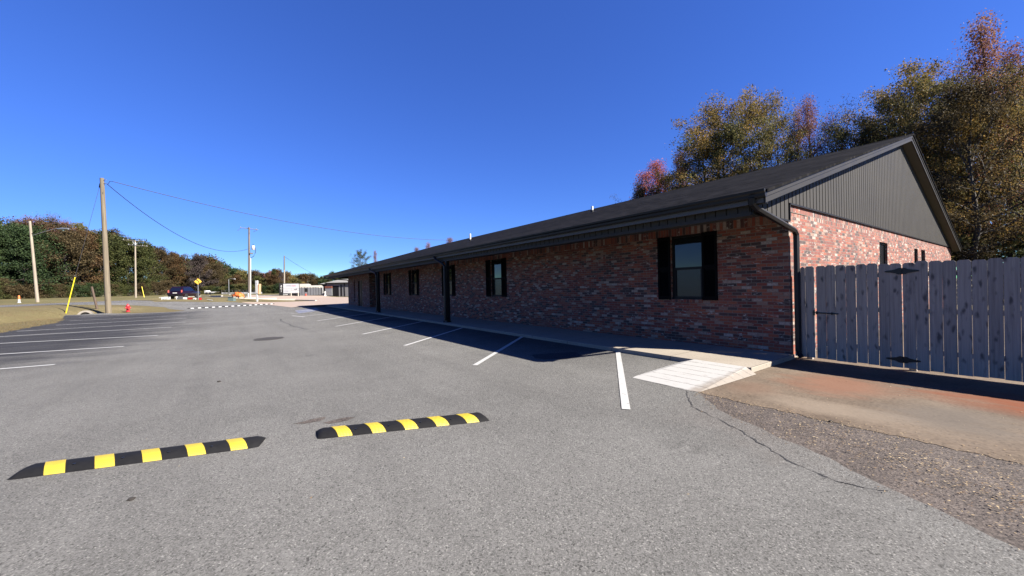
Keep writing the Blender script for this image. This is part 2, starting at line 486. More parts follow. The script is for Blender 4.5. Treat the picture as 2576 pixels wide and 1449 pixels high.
# ---------------------------------------------------------------- mesh builder
class MB:
    def __init__(self):
        self.v = []; self.f = []; self.mi = []; self.M = Matrix(); self.cur = 0

    def add(self, vs, fs):
        o = len(self.v)
        self.v += [tuple(self.M @ Vector(p)) for p in vs]
        self.f += [tuple(i + o for i in f) for f in fs]; self.mi += [self.cur] * len(fs)

    def box(self, x0, y0, z0, x1, y1, z1):
        self.add([(x0, y0, z0), (x1, y0, z0), (x1, y1, z0), (x0, y1, z0), (x0, y0, z1), (x1, y0, z1), (x1, y1, z1), (x0, y1, z1)],
                 [(0, 3, 2, 1), (4, 5, 6, 7), (0, 1, 5, 4), (1, 2, 6, 5), (2, 3, 7, 6), (3, 0, 4, 7)])

    def quad(self, a, b, c, d):
        self.add([a, b, c, d], [(0, 1, 2, 3)])

    def poly(self, pts):
        self.add(pts, [tuple(range(len(pts)))])

    def prism(self, prof, axis, a, b, cap=True):
        """profile of (p, q) pairs extruded along axis from a to b; x:(y,z)  y:(x,z)  z:(x,y)"""
        def mk(p, t):
            return {'x': (t, p[0], p[1]), 'y': (p[0], t, p[1]), 'z': (p[0], p[1], t)}[axis]
        n = len(prof)
        vs = [mk(p, a) for p in prof] + [mk(p, b) for p in prof]
        fs = [(i, (i + 1) % n, n + (i + 1) % n, n + i) for i in range(n)]
        if cap: fs += [tuple(range(n - 1, -1, -1)), tuple(range(n, 2 * n))]
        self.add(vs, fs)

    def tube(self, pts, rad, n=8, cap=True):
        pts = [Vector(p) for p in pts]
        if not isinstance(rad, (list, tuple)): rad = [rad] * len(pts)
        vs = []; fs = []
        for i, p in enumerate(pts):
            d = (pts[min(i + 1, len(pts) - 1)] - pts[max(i - 1, 0)]).normalized()
            a = d.cross(Vector((0, 0, 1)) if abs(d.z) < .9 else Vector((1, 0, 0))).normalized(); b = d.cross(a)
            for k in range(n):
                an = 2 * math.pi * k / n
                vs.append(p + (a * math.cos(an) + b * math.sin(an)) * rad[i])
        for i in range(len(pts) - 1):
            for k in range(n):
                fs.append((i * n + k, i * n + (k + 1) % n, (i + 1) * n + (k + 1) % n, (i + 1) * n + k))
        if cap:
            fs.append(tuple(range(n - 1, -1, -1))); fs.append(tuple(range((len(pts) - 1) * n, len(pts) * n)))
        self.add(vs, fs)

    def lathe(self, prof, n=16, c=(0, 0, 0), cap=True):
        vs = []; fs = []
        for r, z in prof:
            for k in range(n):
                a = 2 * math.pi * k / n
                vs.append((c[0] + r * math.cos(a), c[1] + r * math.sin(a), c[2] + z))
        for i in range(len(prof) - 1):
            for k in range(n):
                fs.append((i * n + k, i * n + (k + 1) % n, (i + 1) * n + (k + 1) % n, (i + 1) * n + k))
        if cap: fs.append(tuple(range(n - 1, -1, -1))); fs.append(tuple(range((len(prof) - 1) * n, len(prof) * n)))
        self.add(vs, fs)

    def build(self, name, mats, parent=None, world=False, smooth=False, bevel=0):
        me = bpy.data.meshes.new(name)
        off = parent.location if (parent is not None and world) else Vector()
        if parent is not None and world and parent.parent is not None: off = off + parent.parent.location
        me.from_pydata([(p[0] - off[0], p[1] - off[1], p[2] - off[2]) for p in self.v], [], self.f)
        if not isinstance(mats, (list, tuple)): mats = [mats]
        for m in mats: me.materials.append(MAT[m] if isinstance(m, str) else m)
        if len(mats) > 1: me.polygons.foreach_set('material_index', self.mi)
        if bevel or smooth:
            bm = bmesh.new(); bm.from_mesh(me)
            bmesh.ops.recalc_face_normals(bm, faces=bm.faces)
            if bevel:
                ed = [e for e in bm.edges if len(e.link_faces) == 2 and e.calc_face_angle(0) > .6]
                bmesh.ops.bevel(bm, geom=ed, offset=bevel, segments=2, affect='EDGES', profile=.6)
            if smooth:
                for f in bm.faces: f.smooth = True
                for e in bm.edges:
                    if len(e.link_faces) == 2 and e.calc_face_angle(0) > .7: e.smooth = False
            bm.to_mesh(me); bm.free()
        me.update()
        o = bpy.data.objects.new(name, me); COL.objects.link(o)
        if parent is not None: o.parent = parent
        return o


def tag(o, label=None, cat=None, group=None, kind=None):
    if label: o['label'] = label
    if cat: o['category'] = cat
    if group: o['group'] = group
    if kind: o['kind'] = kind
    return o


def thing(name, label, cat, loc, rz=0, group=None):
    o = bpy.data.objects.new(name, None); COL.objects.link(o)
    o.empty_display_size = .3; o.location = loc; o.rotation_euler = (0, 0, rz)
    return tag(o, label, cat, group)


def dup(root, loc, rz, label=None, group=None, scale=None):
    r = root.copy(); COL.objects.link(r); r.location = loc; r.rotation_euler = (0, 0, rz)
    if scale: r.scale = scale
    if label: r['label'] = label
    if group: r['group'] = group
    for ch in list(root.children):
        c = ch.copy(); COL.objects.link(c); c.parent = r
        for g in list(ch.children):
            d = g.copy(); COL.objects.link(d); d.parent = c
    return r


O_LINES = [-50 + i for i in range(31)]


def sheet(polys, eps):
    """flat polygons laid on the terrain, cut along its bends; returns an MB"""
    m = MB()
    for pts in polys:
        bm = bmesh.new()
        f = bm.faces.new([bm.verts.new((p[0], p[1], 0)) for p in pts])
        bmesh.ops.triangulate(bm, faces=[f])
        os_ = [o_of(p[0], p[1]) for p in pts]
        n = Vector((CY * .99 + SY * .141, -SY * .99 + CY * .141, 0)).normalized()
        for o in O_LINES:
            if min(os_) < o < max(os_):
                x, y = from_os(o, 0)
                bmesh.ops.bisect_plane(bm, geom=bm.verts[:] + bm.edges[:] + bm.faces[:], plane_co=(x, y, 0), plane_no=n)
        idx = {v: i for i, v in enumerate(bm.verts)}
        vs = [(v.co.x, v.co.y, tz(v.co.x, v.co.y) + eps) for v in bm.verts]
        fs = []
        for f in bm.faces:
            f.normal_update()
            ids = [idx[v] for v in f.verts]
            fs.append(ids if f.normal.z > 0 else ids[::-1])
        m.add(vs, fs); bm.free()
    return m


def strip(a, b, w):
    a = Vector((a[0], a[1])); b = Vector((b[0], b[1])); d = (b - a).normalized(); n = Vector((-d.y, d.x)) * w / 2
    return [a - n, b - n, b + n, a + n]


def smooth_edge(pts, amp, step=.25, seed=1):
    rng = random.Random(seed); out = []
    for a, b in zip(pts, pts[1:]):
        a = Vector((a[0], a[1])); b = Vector((b[0], b[1])); n = max(1, int((b - a).length / step))
        for i in range(n):
            p = a.lerp(b, i / n); out.append((p.x + rng.uniform(-amp, amp), p.y + rng.uniform(-amp, amp)))
    out.append(tuple(pts[-1][:2]))
    return out


# ---------------------------------------------------------------- ground
cul = atf(255, 938); DITCH[0] = o_of(cul.x, cul.y); DITCH[1] = s_of(cul.x, cul.y) + 1.2

oo = [-600, -450, -350, -300, -260, -220, -190, -165, -145, -130, -120, -112, -105, -98, -92, -88, -84, -80, -75, -70, -65, -60, -56, -53] + O_LINES + \
     [-19 + i for i in range(0, 12)] + [-6, -4, -2, 0, 3, 6, 10, 15, 20, 30, 40, 60, 90, 140, 220, 350, 500]
sl = [-300, -200, -120, -80, -50, -30, -20] + [-14 + 1.5 * i for i in range(46)] + [58, 62, 66, 70, 75, 80, 90, 100, 115, 130, 150, 180, 220, 270, 340, 450, 600, 800, 1100]
g = MB(); vs = []
for o in oo:
    for s in sl:
        x, y = from_os(o, s); vs.append((x, y, tz_o(o) + ditch(x, y)))
ns = len(sl)
g.add(vs, [(i * ns + j, (i + 1) * ns + j, (i + 1) * ns + j + 1, i * ns + j + 1) for i in range(len(oo) - 1) for j in range(ns - 1)])
tag(g.build('grass_ground', 'grass', smooth=True), kind='structure')

P2 = lambda px, py: tuple(at(px, py)[:2])
Z5 = lambda zx, zy: tuple(atf(zx / 2.862, 850 + zy / 2.862)[:2])       # enlarged left part of the photo
Z2 = lambda zx, zy: tuple(atf(480 + zx / 4.293, 700 + zy / 4.293)[:2])
verge_edge = smooth_edge([(-6.2, -14), (-7.3, 2), Z5(-120, 455), Z5(0, 428), Z5(200, 390), Z5(480, 340), Z5(560, 275), Z5(900, 258), Z5(1500, 245)], .12, .5, 3)
verge_top = smooth_edge([Z5(1600, 234), Z5(1400, 205), Z5(1170, 190), Z5(960, 186), Z5(600, 186), Z5(300, 186)], .10, .8, 4)
near = smooth_edge([(5.45, 3.02), (4.85, 2.45), (4.50, 1.75), (4.25, 1.13), (4.0, .8), (3.88, .48), (3.66, .1), (3.25, -.6), (2.7, -1.6), (1.6, -3.2), (-.5, -6), (-6.2, -14)], .02, .12, 5)
isl_low = [Z5(1330, 160), Z5(1500, 157), Z5(1970, 158)]
road_side = from_os(-37.9, s_of(*Z5(300, 186)))
road_r = from_os(-37.9, s_of(*Z5(1330, 150)))
lot = verge_edge + verge_top + [road_side, road_r] + isl_low + [Z5(2100, 170), Z5(2300, 185), Z5(2500, 208), (7.0, 46.5), (9.3, 45.5), (9.3, 3.02)] + near
sm = sheet([lot], .012)
# sealed dark bays on the left and dark patches, laid in the same surface
sm.cur = 1
sub = sheet([smooth_edge([(5.25, 6.55), (5.7, 6.05), (6.3, 6.15), (6.45, 6.55), (6.0, 6.85), (5.5, 6.95), (5.25, 6.55)], .04, .2, 2)], .0165); sm.add(sub.v, sub.f)
for cx, cy in ((6.3, 33), (6.1, 24.5), (6.2, 19.8)):
    sub = sheet([[(cx + .7 * math.cos(a), cy + .9 * math.sin(a)) for a in [i * .628 for i in range(10)]]], .0165); sm.add(sub.v, sub.f)
sm.cur = 2
crack_c = smooth_edge([(5.30, 3.1), (5.0, 2.9), (4.69, 2.67), (4.47, 2.2), (4.30, 1.9), (4.1, 1.63), (3.95, 1.4), (3.84, 1.17), (3.80, .98), (3.84, .83), (3.92, .72)], .016, .06, 6)
for a, b in zip(crack_c, crack_c[1:]):
    sm.add([(p[0], p[1], .0162) for p in strip(a, b, abs(random.gauss(.008, .007)) + .003)], [(0, 1, 2, 3)])
crk2 = smooth_edge([Z2(1550, 1105), Z2(1570, 1130), Z2(1640, 1170), Z2(1740, 1205), Z2(1900, 1240)], .05, .4, 7)
for a, b in zip(crk2, crk2[1:]):
    sm.add([(p[0], p[1], .0162) for p in strip(a, b, random.uniform(.04, .10))], [(0, 1, 2, 3)])
for seed, (x, y) in enumerate([(.7, 5.25), (.95, 5.05)]):          # broken rusty patch behind the second bump
    sub = sheet([[(x + (.16 + .06 * math.sin(seed + i * 2.1)) * math.cos(i * .7), y + (.08 + .03 * math.sin(i * 1.7)) * math.sin(i * .7)) for i in range(9)]], .0163)
    sm.cur = 3; sm.add(sub.v, sub.f)
tag(sm.build('parking_lot', ['asphalt', 'sealed', 'patch', 'dirt']), kind='structure')

m = MB()
rs = [(-38, -45.4)]
sset = [-120, -60, -20, 0, 20, 40, 60, 80, 110, 150, 220, 320, 500, 800]
for a, b in zip(sset, sset[1:]):
    for o0, o1 in zip(range(-38, -46, -1), range(-39, -47, -1)):
        q = [(*from_os(o, s), tz_o(o) + .008) for o, s in ((o0, a), (o0, b), (o1, b), (o1, a))]
        m.poly(q[::-1])
tag(m.build('road', 'road'), kind='structure')
m = MB()
for o, w in ((-38.25, .13), (-41.7, .11), (-41.95, .11), (-45.1, .13)):
    for a, b in zip(sset, sset[1:]):
        if o == -38.25 and a in (40, 60): continue
        q = [(*from_os(oo_, s), tz_o(oo_) + .014) for oo_, s in ((o, a), (o, b), (o - w, b), (o - w, a))]
        m.poly(q[::-1])
tag(m.build('road_markings', 'white_line'), kind='structure')

pad = [Z5(2100, 168), Z5(2300, 184), Z5(2500, 208), (7.0, 46.5), (9.3, 45.5), (9.3, 41.5), (24, 41.5), (40, 62), (34, 80), Z2(2430, 822), Z2(2100, 803), Z2(1800, 801), Z2(1560, 806), Z2(1430, 806), Z2(1250, 795), Z2(1130, 797), Z2(1100, 835), Z2(1050, 890)]
tag(sheet([pad], .018).build('concrete_yard', 'far_pad'), kind='structure')
isl = smooth_edge([Z2(-330, 865), Z2(0, 880), Z2(500, 884), Z2(1000, 888), Z2(1300, 886), Z2(1600, 884), Z2(2000, 872), Z2(1750, 864), Z2(1500, 858), Z2(1250, 848), Z2(1080, 843), Z2(960, 838), Z2(700, 826), Z2(300, 822), Z2(0, 836), Z2(-330, 852)], .06, 1.5, 5)
tag(sheet([isl], .026).build('grass_island', 'grass'), kind='structure')
# kerb along the island: a real step with gaps
m = MB()
ks = [Z2(0, 834), Z2(300, 822), Z2(520, 812), Z2(640, 812), Z2(800, 822), Z2(960, 838), Z2(1080, 843), Z2(1250, 848), Z2(1500, 858), Z2(1750, 864), Z2(2010, 872)]
for a, b in zip(ks, ks[1:]):
    q = strip(a, b, .30); z0 = min(tz(*p) for p in q); z1 = max(tz(*p) for p in q) + .14
    m.add([(p[0], p[1], z) for z in (z0, z1) for p in q], [(4, 5, 6, 7), (0, 1, 5, 4), (1, 2, 6, 5), (2, 3, 7, 6), (3, 0, 4, 7)])
tag(m.build('kerb', 'kerb'), kind='structure')

m = sheet([[(24, -12), (24, 3.05), (9.2, 3.05)] + smooth_edge([(5.40, 3.05), (5.36, 1.0), (5.40, -3.0), (5.40, -12)], .035, .09, 12)], .010)
tag(m.build('concrete_apron', 'apron'), kind='structure')
m = sheet([[(5.46, 3.03), *near[1:-1], (-6.2, -14), (5.6, -14), (5.6, -5), (5.6, 1.0)]], .006)
tag(m.build('bare_soil', 'dirt'), kind='structure')

# painted bay lines
L_R = [((7.27, 5.95), (3.96, 3.13)), ((7.24, 9.65), (3.89, 6.81)), ((7.14, 13.43), (3.76, 10.48)), ((7.13, 17.44), (3.59, 14.25)),
       ((7.2, 22.0), (3.48, 18.27)), ((7.2, 26.5), (3.37, 22.42)), ((6.7, 30.5), (3.23, 27.06)), ((7.0, 35), (3.0, 31.2))]
L_L = [((-9.5, 14.2), (-3.5, 13.48)), ((-9.3, 17.9), (-2.88, 16.58)), ((-9.3, 21.9), (-2.53, 19.95)), ((-8.9, 24.9), (-2.6, 24.4)),
       ((-8.4, 28.0), (-2.4, 28.1)), ((-8.2, 31.9), (-2.7, 32.3)), ((-8.8, 36.5), (-3.0, 36.5)), ((-9.6, 41.9), (-3.4, 41.8))]
m = sheet([strip(a, b, .105) for a, b in L_R] + [strip(a, b, .135) for a, b in L_L] + [strip((2.84, 28.54), (3.27, 26.6), .12)], .0205)
tag(m.build('parking_lines', 'white_line'), kind='structure')
hc = [P2(*q) for q in ((742, 782), (795, 775), (806, 781), (752, 789))]
m = sheet([hc], .0195)
m.cur = 1
c0 = Vector(((hc[0][0] + hc[2][0]) / 2, (hc[0][1] + hc[2][1]) / 2)); ux = Vector((hc[1][0] - hc[0][0], hc[1][1] - hc[0][1])).normalized(); uy = Vector((-ux.y, ux.x))
def hp(a, b): p = c0 + ux * a + uy * b; return (p.x, p.y)
ring = [[hp(.45 * math.cos(a) - .1, .45 * math.sin(a)) for a in (t, t + .35)] + [hp(.33 * math.cos(a) - .1, .33 * math.sin(a)) for a in (t + .35, t)] for t in [2.2 + .35 * i for i in range(12)]]
sub = sheet(ring + [strip(hp(-.1, .65), hp(0, .1), .13), strip(hp(0, .1), hp(.45, .1), .13), strip(hp(.45, .1), hp(.6, -.35), .13), [hp(-.22, .72), hp(0, .72), hp(0, .92), hp(-.22, .92)]], .0215)
m.add(sub.v, sub.f)
tag(m.build('accessible_bay_marking', ['blue_line', 'white_line']), kind='structure')

# walkway along the building
WX = 7.22
m = MB()
m.box(WX, 3.03, -.02, 9.15, 34.0, .10); m.box(WX, 34.0, -.02, 9.15, 42.2, .098); m.box(9.15, 31.0, -.02, 10.2, 33.8, .097)
tag(m.build('walkway', 'walk', bevel=.012), kind='structure')

# small scattered stuff: litter in the soil strip, dry blades along the verge
def scatter_quads(name, pts, size, mat, upright=False, seed=0):
    rng = np.random.default_rng(seed); n = len(pts); pts = np.array(pts)
    a = rng.uniform(0, 2 * np.pi, n); s = size * rng.uniform(.5, 1.5, n)
    if upright:
        dx = np.stack([np.cos(a), np.sin(a), np.zeros(n)], 1) * (s * .13)[:, None]
        up = np.stack([rng.normal(0, .35, n), rng.normal(0, .35, n), np.ones(n)], 1) * s[:, None]
        V = np.stack([pts - dx, pts + dx, pts + dx * .3 + up, pts - dx * .3 + up], 1)
    else:
        dx = np.stack([np.cos(a), np.sin(a), rng.normal(0, .3, n)], 1) * s[:, None]
        dy = np.stack([-np.sin(a), np.cos(a), rng.normal(0, .4, n)], 1) * (s * rng.uniform(.2, .6, n))[:, None]
        V = np.stack([pts - dx, pts - dy, pts + dx, pts + dy], 1); V[:, :, 2] = np.maximum(V[:, :, 2], pts[:, 2:3] + .002)
    me = quads_mesh(name, V.reshape(-1, 3)); me.materials.append(mat)
    o = bpy.data.objects.new(name, me); COL.objects.link(o); return o


def quads_mesh(name, V):
    me = bpy.data.meshes.new(name); n = len(V) // 4
    me.vertices.add(n * 4); me.vertices.foreach_set('co', V.astype(np.float32).ravel())
    me.loops.add(n * 4); me.loops.foreach_set('vertex_index', np.arange(n * 4, dtype=np.int32))
    me.polygons.add(n); me.polygons.foreach_set('loop_start', np.arange(0, n * 4, 4, dtype=np.int32))
    me.update(calc_edges=True); me.validate()
    return me


rng = random.Random(3)
pts = []
while len(pts) < 4800:
    y = rng.uniform(-3.5, 2.95); t = rng.random() ** .8
    ex = np.interp(y, [-3.5, -1.6, -.6, .1, .48, .8, 1.13, 1.75, 2.45, 3.0], [1.4, 2.7, 3.25, 3.66, 3.88, 4.0, 4.25, 4.5, 4.85, 5.3])
    x = ex - .12 + (5.55 - ex) * t
    dens = .06 + .94 * math.exp(-((x - ex - .45 * (5.4 - ex)) / .45) ** 2) * min(1, max(.04, (1.9 - y) / 2.4))
    if rng.random() < dens: pts.append((x, y, .014 + rng.random() * .02))
for _ in range(70):
    L_, D_ = rng.uniform(-6, 4), rng.uniform(1.6, 12); q_ = LD(L_, D_)
    if q_[0] < 5 and q_[1] < 14: pts.append((q_[0], q_[1], .016))
for _ in range(90): pts.append((rng.uniform(5.4, 9), rng.uniform(-2, 2.9), .018))
for _ in range(450): pts.append((5.36 + rng.gauss(0, .07) + rng.expovariate(9) * rng.choice([0, 1]), rng.uniform(-3, 2.8), .016))
gp_ = []
for _ in range(6000):
    i = rng.randrange(len(near) - 1); p = Vector(near[i]).lerp(Vector(near[i + 1]), rng.random()); w = rng.gauss(.12, .22)
    if p.y > -4: gp_.append((p.x + w, p.y + rng.uniform(-.1, .1) + abs(w) * .3, .0135))
tag(scatter_quads('loose_gravel', gp_, .0065, LEAF['gravel'], seed=9), 'fine loose gravel spilling over the edge of the asphalt', 'gravel', kind='stuff')
tag(scatter_quads('leaf_litter', pts, .0095, LEAF['litter'], seed=4), 'dry fallen leaves and bits scattered over the soil strip beside the asphalt', 'leaf litter', kind='stuff')
pts = []
for _ in range(20000):
    a = rng.random(); i = rng.randrange(len(verge_edge) - 1); p = Vector(verge_edge[i]).lerp(Vector(verge_edge[i + 1]), a)
    w = rng.expovariate(.45) - .12
    x, y = p.x - w, p.y + w * .25
    if y < 10: continue
    pts.append((x, y, tz(x, y) + ditch(x, y) + .01))
for _ in range(0):
    i = rng.randrange(len(near) - 1); p = Vector(near[i]).lerp(Vector(near[i + 1]), rng.random())
    if rng.random() < .5 and p.y < 1.2: pts.append((p.x + rng.uniform(.05, .6), p.y, .01))
tag(scatter_quads('dry_grass', pts, .045, LEAF['tuft'], True, 6), 'short dry grass blades along the edge of the verge', 'grass', kind='stuff')

# ---------------------------------------------------------------- trees
def tube_np(Vl, Fl, pts, rads, n=5):
    base = sum(len(v) for v in Vl)
    pts = np.array(pts); d = np.gradient(pts, axis=0); d /= np.linalg.norm(d, axis=1, keepdims=True) + 1e-9
    ref = np.where(np.abs(d[:, 2:3]) < .9, np.array([[0, 0, 1.]]), np.array([[1., 0, 0]]))
    a = np.cross(d, ref); a /= np.linalg.norm(a, axis=1, keepdims=True) + 1e-9; b = np.cross(d, a)
    ang = np.arange(n) * 2 * np.pi / n
    V = pts[:, None] + (a[:, None] * np.cos(ang)[None, :, None] + b[:, None] * np.sin(ang)[None, :, None]) * np.array(rads)[:, None, None]
    Vl.append(V.reshape(-1, 3))
    for i in range(len(pts) - 1):
        for k in range(n):
            Fl.append((base + i * n + k, base + i * n + (k + 1) % n, base + (i + 1) * n + (k + 1) % n, base + (i + 1) * n + k))


def make_tree(seed, H, Rc, base, prof, nl, ls, limbs=26, up=(.15, 1.0), sub=5, spread=.36, trunk_r=.2):
    """a tapered trunk with limbs and side branches, and leaves gathered round the branch ends"""
    rng = np.random.default_rng(seed)
    Vl, Fl, anchors, aw = [], [], [], []
    n = 9; zz = np.linspace(0, H * .95, n)
    tx = np.cumsum(rng.normal(0, .012 * H, n)); ty = np.cumsum(rng.normal(0, .012 * H, n)); tx -= tx[0]; ty -= ty[0]
    T = np.stack([tx, ty, zz], 1)
    tube_np(Vl, Fl, T, [trunk_r * (1.25 if i == 0 else 1) * (1 - .9 * z / H) for i, z in enumerate(zz)], 8)
    for i in range(limbs):
        t = (i + rng.uniform(.1, .9)) / limbs; z0 = base + (H * .95 - base) * t
        p0 = np.array([np.interp(z0, zz, tx), np.interp(z0, zz, ty), z0]); az = i * 2.4 + rng.normal(0, .4)
        ln = Rc * prof(t) * rng.uniform(.65, 1.15)
        el = up[0] + (up[1] - up[0]) * t + rng.normal(0, .15)
        k = 5; u = np.linspace(0, 1, k)
        d = np.array([math.cos(az) * math.cos(el), math.sin(az) * math.cos(el), math.sin(el)])
        B = p0 + u[:, None] * d * ln; B[:, 2] += (u ** 2) * ln * .12; B += rng.normal(0, .035 * ln, (k, 3)) * u[:, None]
        r0 = max(.02, trunk_r * .42 * (1 - t * .75))
        tube_np(Vl, Fl, B, r0 * (1 - .85 * u), 4)
        for w in (.55, .75, .9, 1.0): anchors.append(np.array([np.interp(w, u, B[:, c]) for c in range(3)])); aw.append(.8)
        for j in range(sub):
            w = .3 + .7 * (j + rng.random()) / sub
            q = np.array([np.interp(w, u, B[:, c]) for c in range(3)])
            a2 = az + rng.choice([-1, 1]) * rng.uniform(.5, 1.3); e2 = el + rng.normal(.1, .4)
            l2 = ln * rng.uniform(.22, .45) + .25
            q2 = q + l2 * np.array([math.cos(a2) * math.cos(e2), math.sin(a2) * math.cos(e2), math.sin(e2)])
            tube_np(Vl, Fl, [q, (q + q2) / 2 + rng.normal(0, .05, 3), q2], [r0 * .4, r0 * .28, r0 * .1], 3)
            for w2 in (.45, .8, 1.0): anchors.append(q + (q2 - q) * w2); aw.append(1.0)
    A = np.array(anchors); W = np.array(aw) * (.12 + rng.exponential(1.0, len(A))); W /= W.sum()
    idx = rng.choice(len(A), nl, p=W)
    C = A[idx] + np.clip(rng.normal(0, 1, (nl, 3)), -1.7, 1.7) * spread * np.array([1, 1, .75])
    C = C[C[:, 2] > .15]; nl = len(C)
    ax = rng.normal(0, 1, (nl, 3)); ax /= np.linalg.norm(ax, axis=1, keepdims=True)
    nr = rng.normal(0, 1, (nl, 3)) + np.array([0, 0, .6]); by = np.cross(nr, ax); by /= np.linalg.norm(by, axis=1, keepdims=True) + 1e-9
    s = ls * rng.uniform(.55, 1.35, nl)[:, None]
    V = np.stack([C - ax * s, C - by * s * .55, C + ax * s, C + by * s * .55], 1).reshape(-1, 3)
    tm = bpy.data.meshes.new('trunk'); tm.from_pydata(np.concatenate(Vl).tolist(), [], Fl); tm.update()
    cm = quads_mesh('crown', V)
    return tm, cm


oval = lambda t: max(.25, math.sin(math.pi * (.12 + .80 * t)) ** .7)
pyra = lambda t: max(.12, 1.0 - .88 * t)
spread = lambda t: max(.3, 1 - .55 * t ** 2)
bush = lambda t: max(.35, math.sqrt(max(0, 1 - t ** 2)))
KIND = {}                                         # kind -> (meshes, height, radius)
def kind(name, n, H, Rc, *a, **k):
    ms = [make_tree(100 + 17 * i + sum(map(ord, name)), H, Rc, *a, **k) for i in range(n)]
    KIND[name] = ([(t_, c_, float(np.percentile(np.array([v.co.z for v in c_.vertices]), 99.6))) for t_, c_ in ms], H, Rc)
kind('oak', 3, 15, 4.6, 2.6, oval, 27000, .068, limbs=32, spread=.29, trunk_r=.26)
kind('sweetgum', 2, 16, 3.0, 3.0, pyra, 13000, .056, limbs=34, up=(.35, 1.2), spread=.34, trunk_r=.2)
kind('sparse', 2, 14, 3.6, 3.0, oval, 8500, .052, limbs=28, up=(.5, 1.2), spread=.4, trunk_r=.18)
kind('edge', 3, 14, 5.0, .7, oval, 15000, .17, limbs=32, spread=.55, trunk_r=.26)
kind('cedar', 2, 13, 3.6, .4, pyra, 15000, .15, limbs=44, up=(-.1, .8), spread=.42, trunk_r=.22)
kind('shrub', 2, 3.2, 1.9, .15, bush, 5200, .085, limbs=18, sub=4, spread=.26, trunk_r=.05)
kind('far', 2, 11, 4.4, .6, oval, 6500, .24, limbs=26, sub=4, spread=.6, trunk_r=.2)
NAMES = dict(oak='oak_tree', sweetgum='sweetgum_tree', sparse='thin_tree', edge='broadleaf_tree', cedar='evergreen_tree', shrub='shrub', far='broadleaf_tree')
_tm = {}
def tree(k, loc, h, leaf, label, group=None, wide=1.0, bark='bark', sink=.1):
    meshes, H, Rc = KIND[k]; i = random.randrange(len(meshes)); tm, cm, Ht = meshes[i]
    key = (k, i, leaf, bark)
    if key not in _tm:
        a, b = tm.copy(), cm.copy(); a.materials.append(MAT[bark]); b.materials.append(LEAF[leaf]); _tm[key] = (a, b)
    a, b = _tm[key]
    s = h / Ht
    r = thing(NAMES[k], label, 'shrub' if k == 'shrub' else 'tree', (loc[0], loc[1], loc[2] - sink), random.uniform(0, 6.28), group)
    sx = s * wide * random.uniform(.93, 1.07); r.scale = (sx, sx, s)
    for nm, me in (('trunk', a), ('crown', b)):
        o = bpy.data.objects.new(nm, me); COL.objects.link(o); o.parent = r
    return r


def tree_px(k, px, ytop, leaf, label, x=None, D=None, group=None, wide=1.0, bark='bark'):
    """stand a tree in the direction px, at distance x into the plot (or depth D), tall enough to reach ytop"""
    d = ray(px, ytop)
    t = x / d.x if x else D / (SY * d.x + CY * d.y)
    p = d * t; z = tz(p.x, p.y)
    return tree(k, (p.x, p.y, z), EYE + p.z - z, leaf, label, group, wide, bark)


GB = 'trees in the wood behind the brick building'
OLIVE = 'olive and gold leaved tree in the dense wood behind the brick building'
# the skyline from left to right
tree_px('sweetgum', 1612, 432, 'pink', 'low pinkish red tree showing at the left end of the wood above the roof', x=44, group=GB, wide=1.5)
tree_px('sweetgum', 1660, 402, 'pink', 'pinkish red tree with two tips left of the big olive oak behind the roof', x=46, group=GB, wide=1.3)
tree_px('sweetgum', 1702, 378, 'mauve', 'small orange tan tree close against the left side of the big olive oak', x=43, group=GB, wide=.9)
tree_px('oak', 1792, 312, 'olive', 'low olive shoulder tree at the left of the pair of tall oaks', x=40, group=GB, wide=1.1)
tree_px('oak', 1832, 246, 'gold', 'tall rounded olive oak, left one of the pair rising over the roof', x=43, group=GB, wide=.95)
tree_px('oak', 1905, 254, 'gold', 'tall olive oak, right one of the pair rising over the roof', x=43, group=GB, wide=.85)
tree_px('oak', 1955, 285, 'olive', 'olive tree between the pair of tall oaks and the reddish sweetgum', x=40, group=GB, wide=.8)
tree_px('sweetgum', 2000, 268, 'red', 'slim dark red tree right of the pair of tall oaks', x=42, group=GB, wide=.55)
tree_px('sweetgum', 2032, 246, 'mauve', 'slim mauve pink sweetgum with pointed top above the middle of the roof', x=42, group=GB, wide=.75, bark='bark_pale')
tree_px('sparse', 2075, 282, 'mauve', 'thin half bare mauve tree right of the pointed sweetgum', x=41, group=GB, wide=.7, bark='bark_pale')
tree_px('sparse', 2110, 258, 'grey', 'nearly bare pale tree left of the roof peak', x=44, group=GB, wide=.7, bark='bark_pale')
tree_px('oak', 2150, 292, 'olive', 'dark olive tree just left of the roof peak', x=40, group=GB)
tree_px('sparse', 2185, 262, 'gold', 'thin gold tree behind the olive tree left of the roof peak', x=46, group=GB)
tree_px('oak', 2250, 222, 'olive', 'broad olive tree rising directly above the roof peak', x=44, group=GB)
tree_px('oak', 2300, 165, 'gold', 'broad gold crowned tree standing left of the tallest red tree', x=43, group=GB, wide=1.05)
tree_px('oak', 2360, 168, 'olive', 'olive tree in front of the tallest red tree', x=40, group=GB, wide=.9)
tree_px('sweetgum', 2462, 48, 'red', 'tallest tree, reddish crown rising above the whole wood at right', x=41, group=GB, wide=.95)
tree_px('sparse', 2415, 120, 'mauve', 'thin mauve tree beside the tallest red tree', x=44, group=GB, wide=.8)
tree_px('sweetgum', 2530, 118, 'mauve', 'mauve tree on the right of the tallest red tree', x=44, group=GB, wide=.9)
tree_px('sparse', 2578, 150, 'gold', 'thin gold tree cut by the right edge of the photo', x=38, group=GB)
tree_px('oak', 2520, 190, 'olive', 'olive tree under the mauve tree at the right edge', x=42, group=GB)
tree_px('oak', 2425, 255, 'gold', 'gold tree low under the tallest red tree, beside the roof edge', x=39, group=GB)
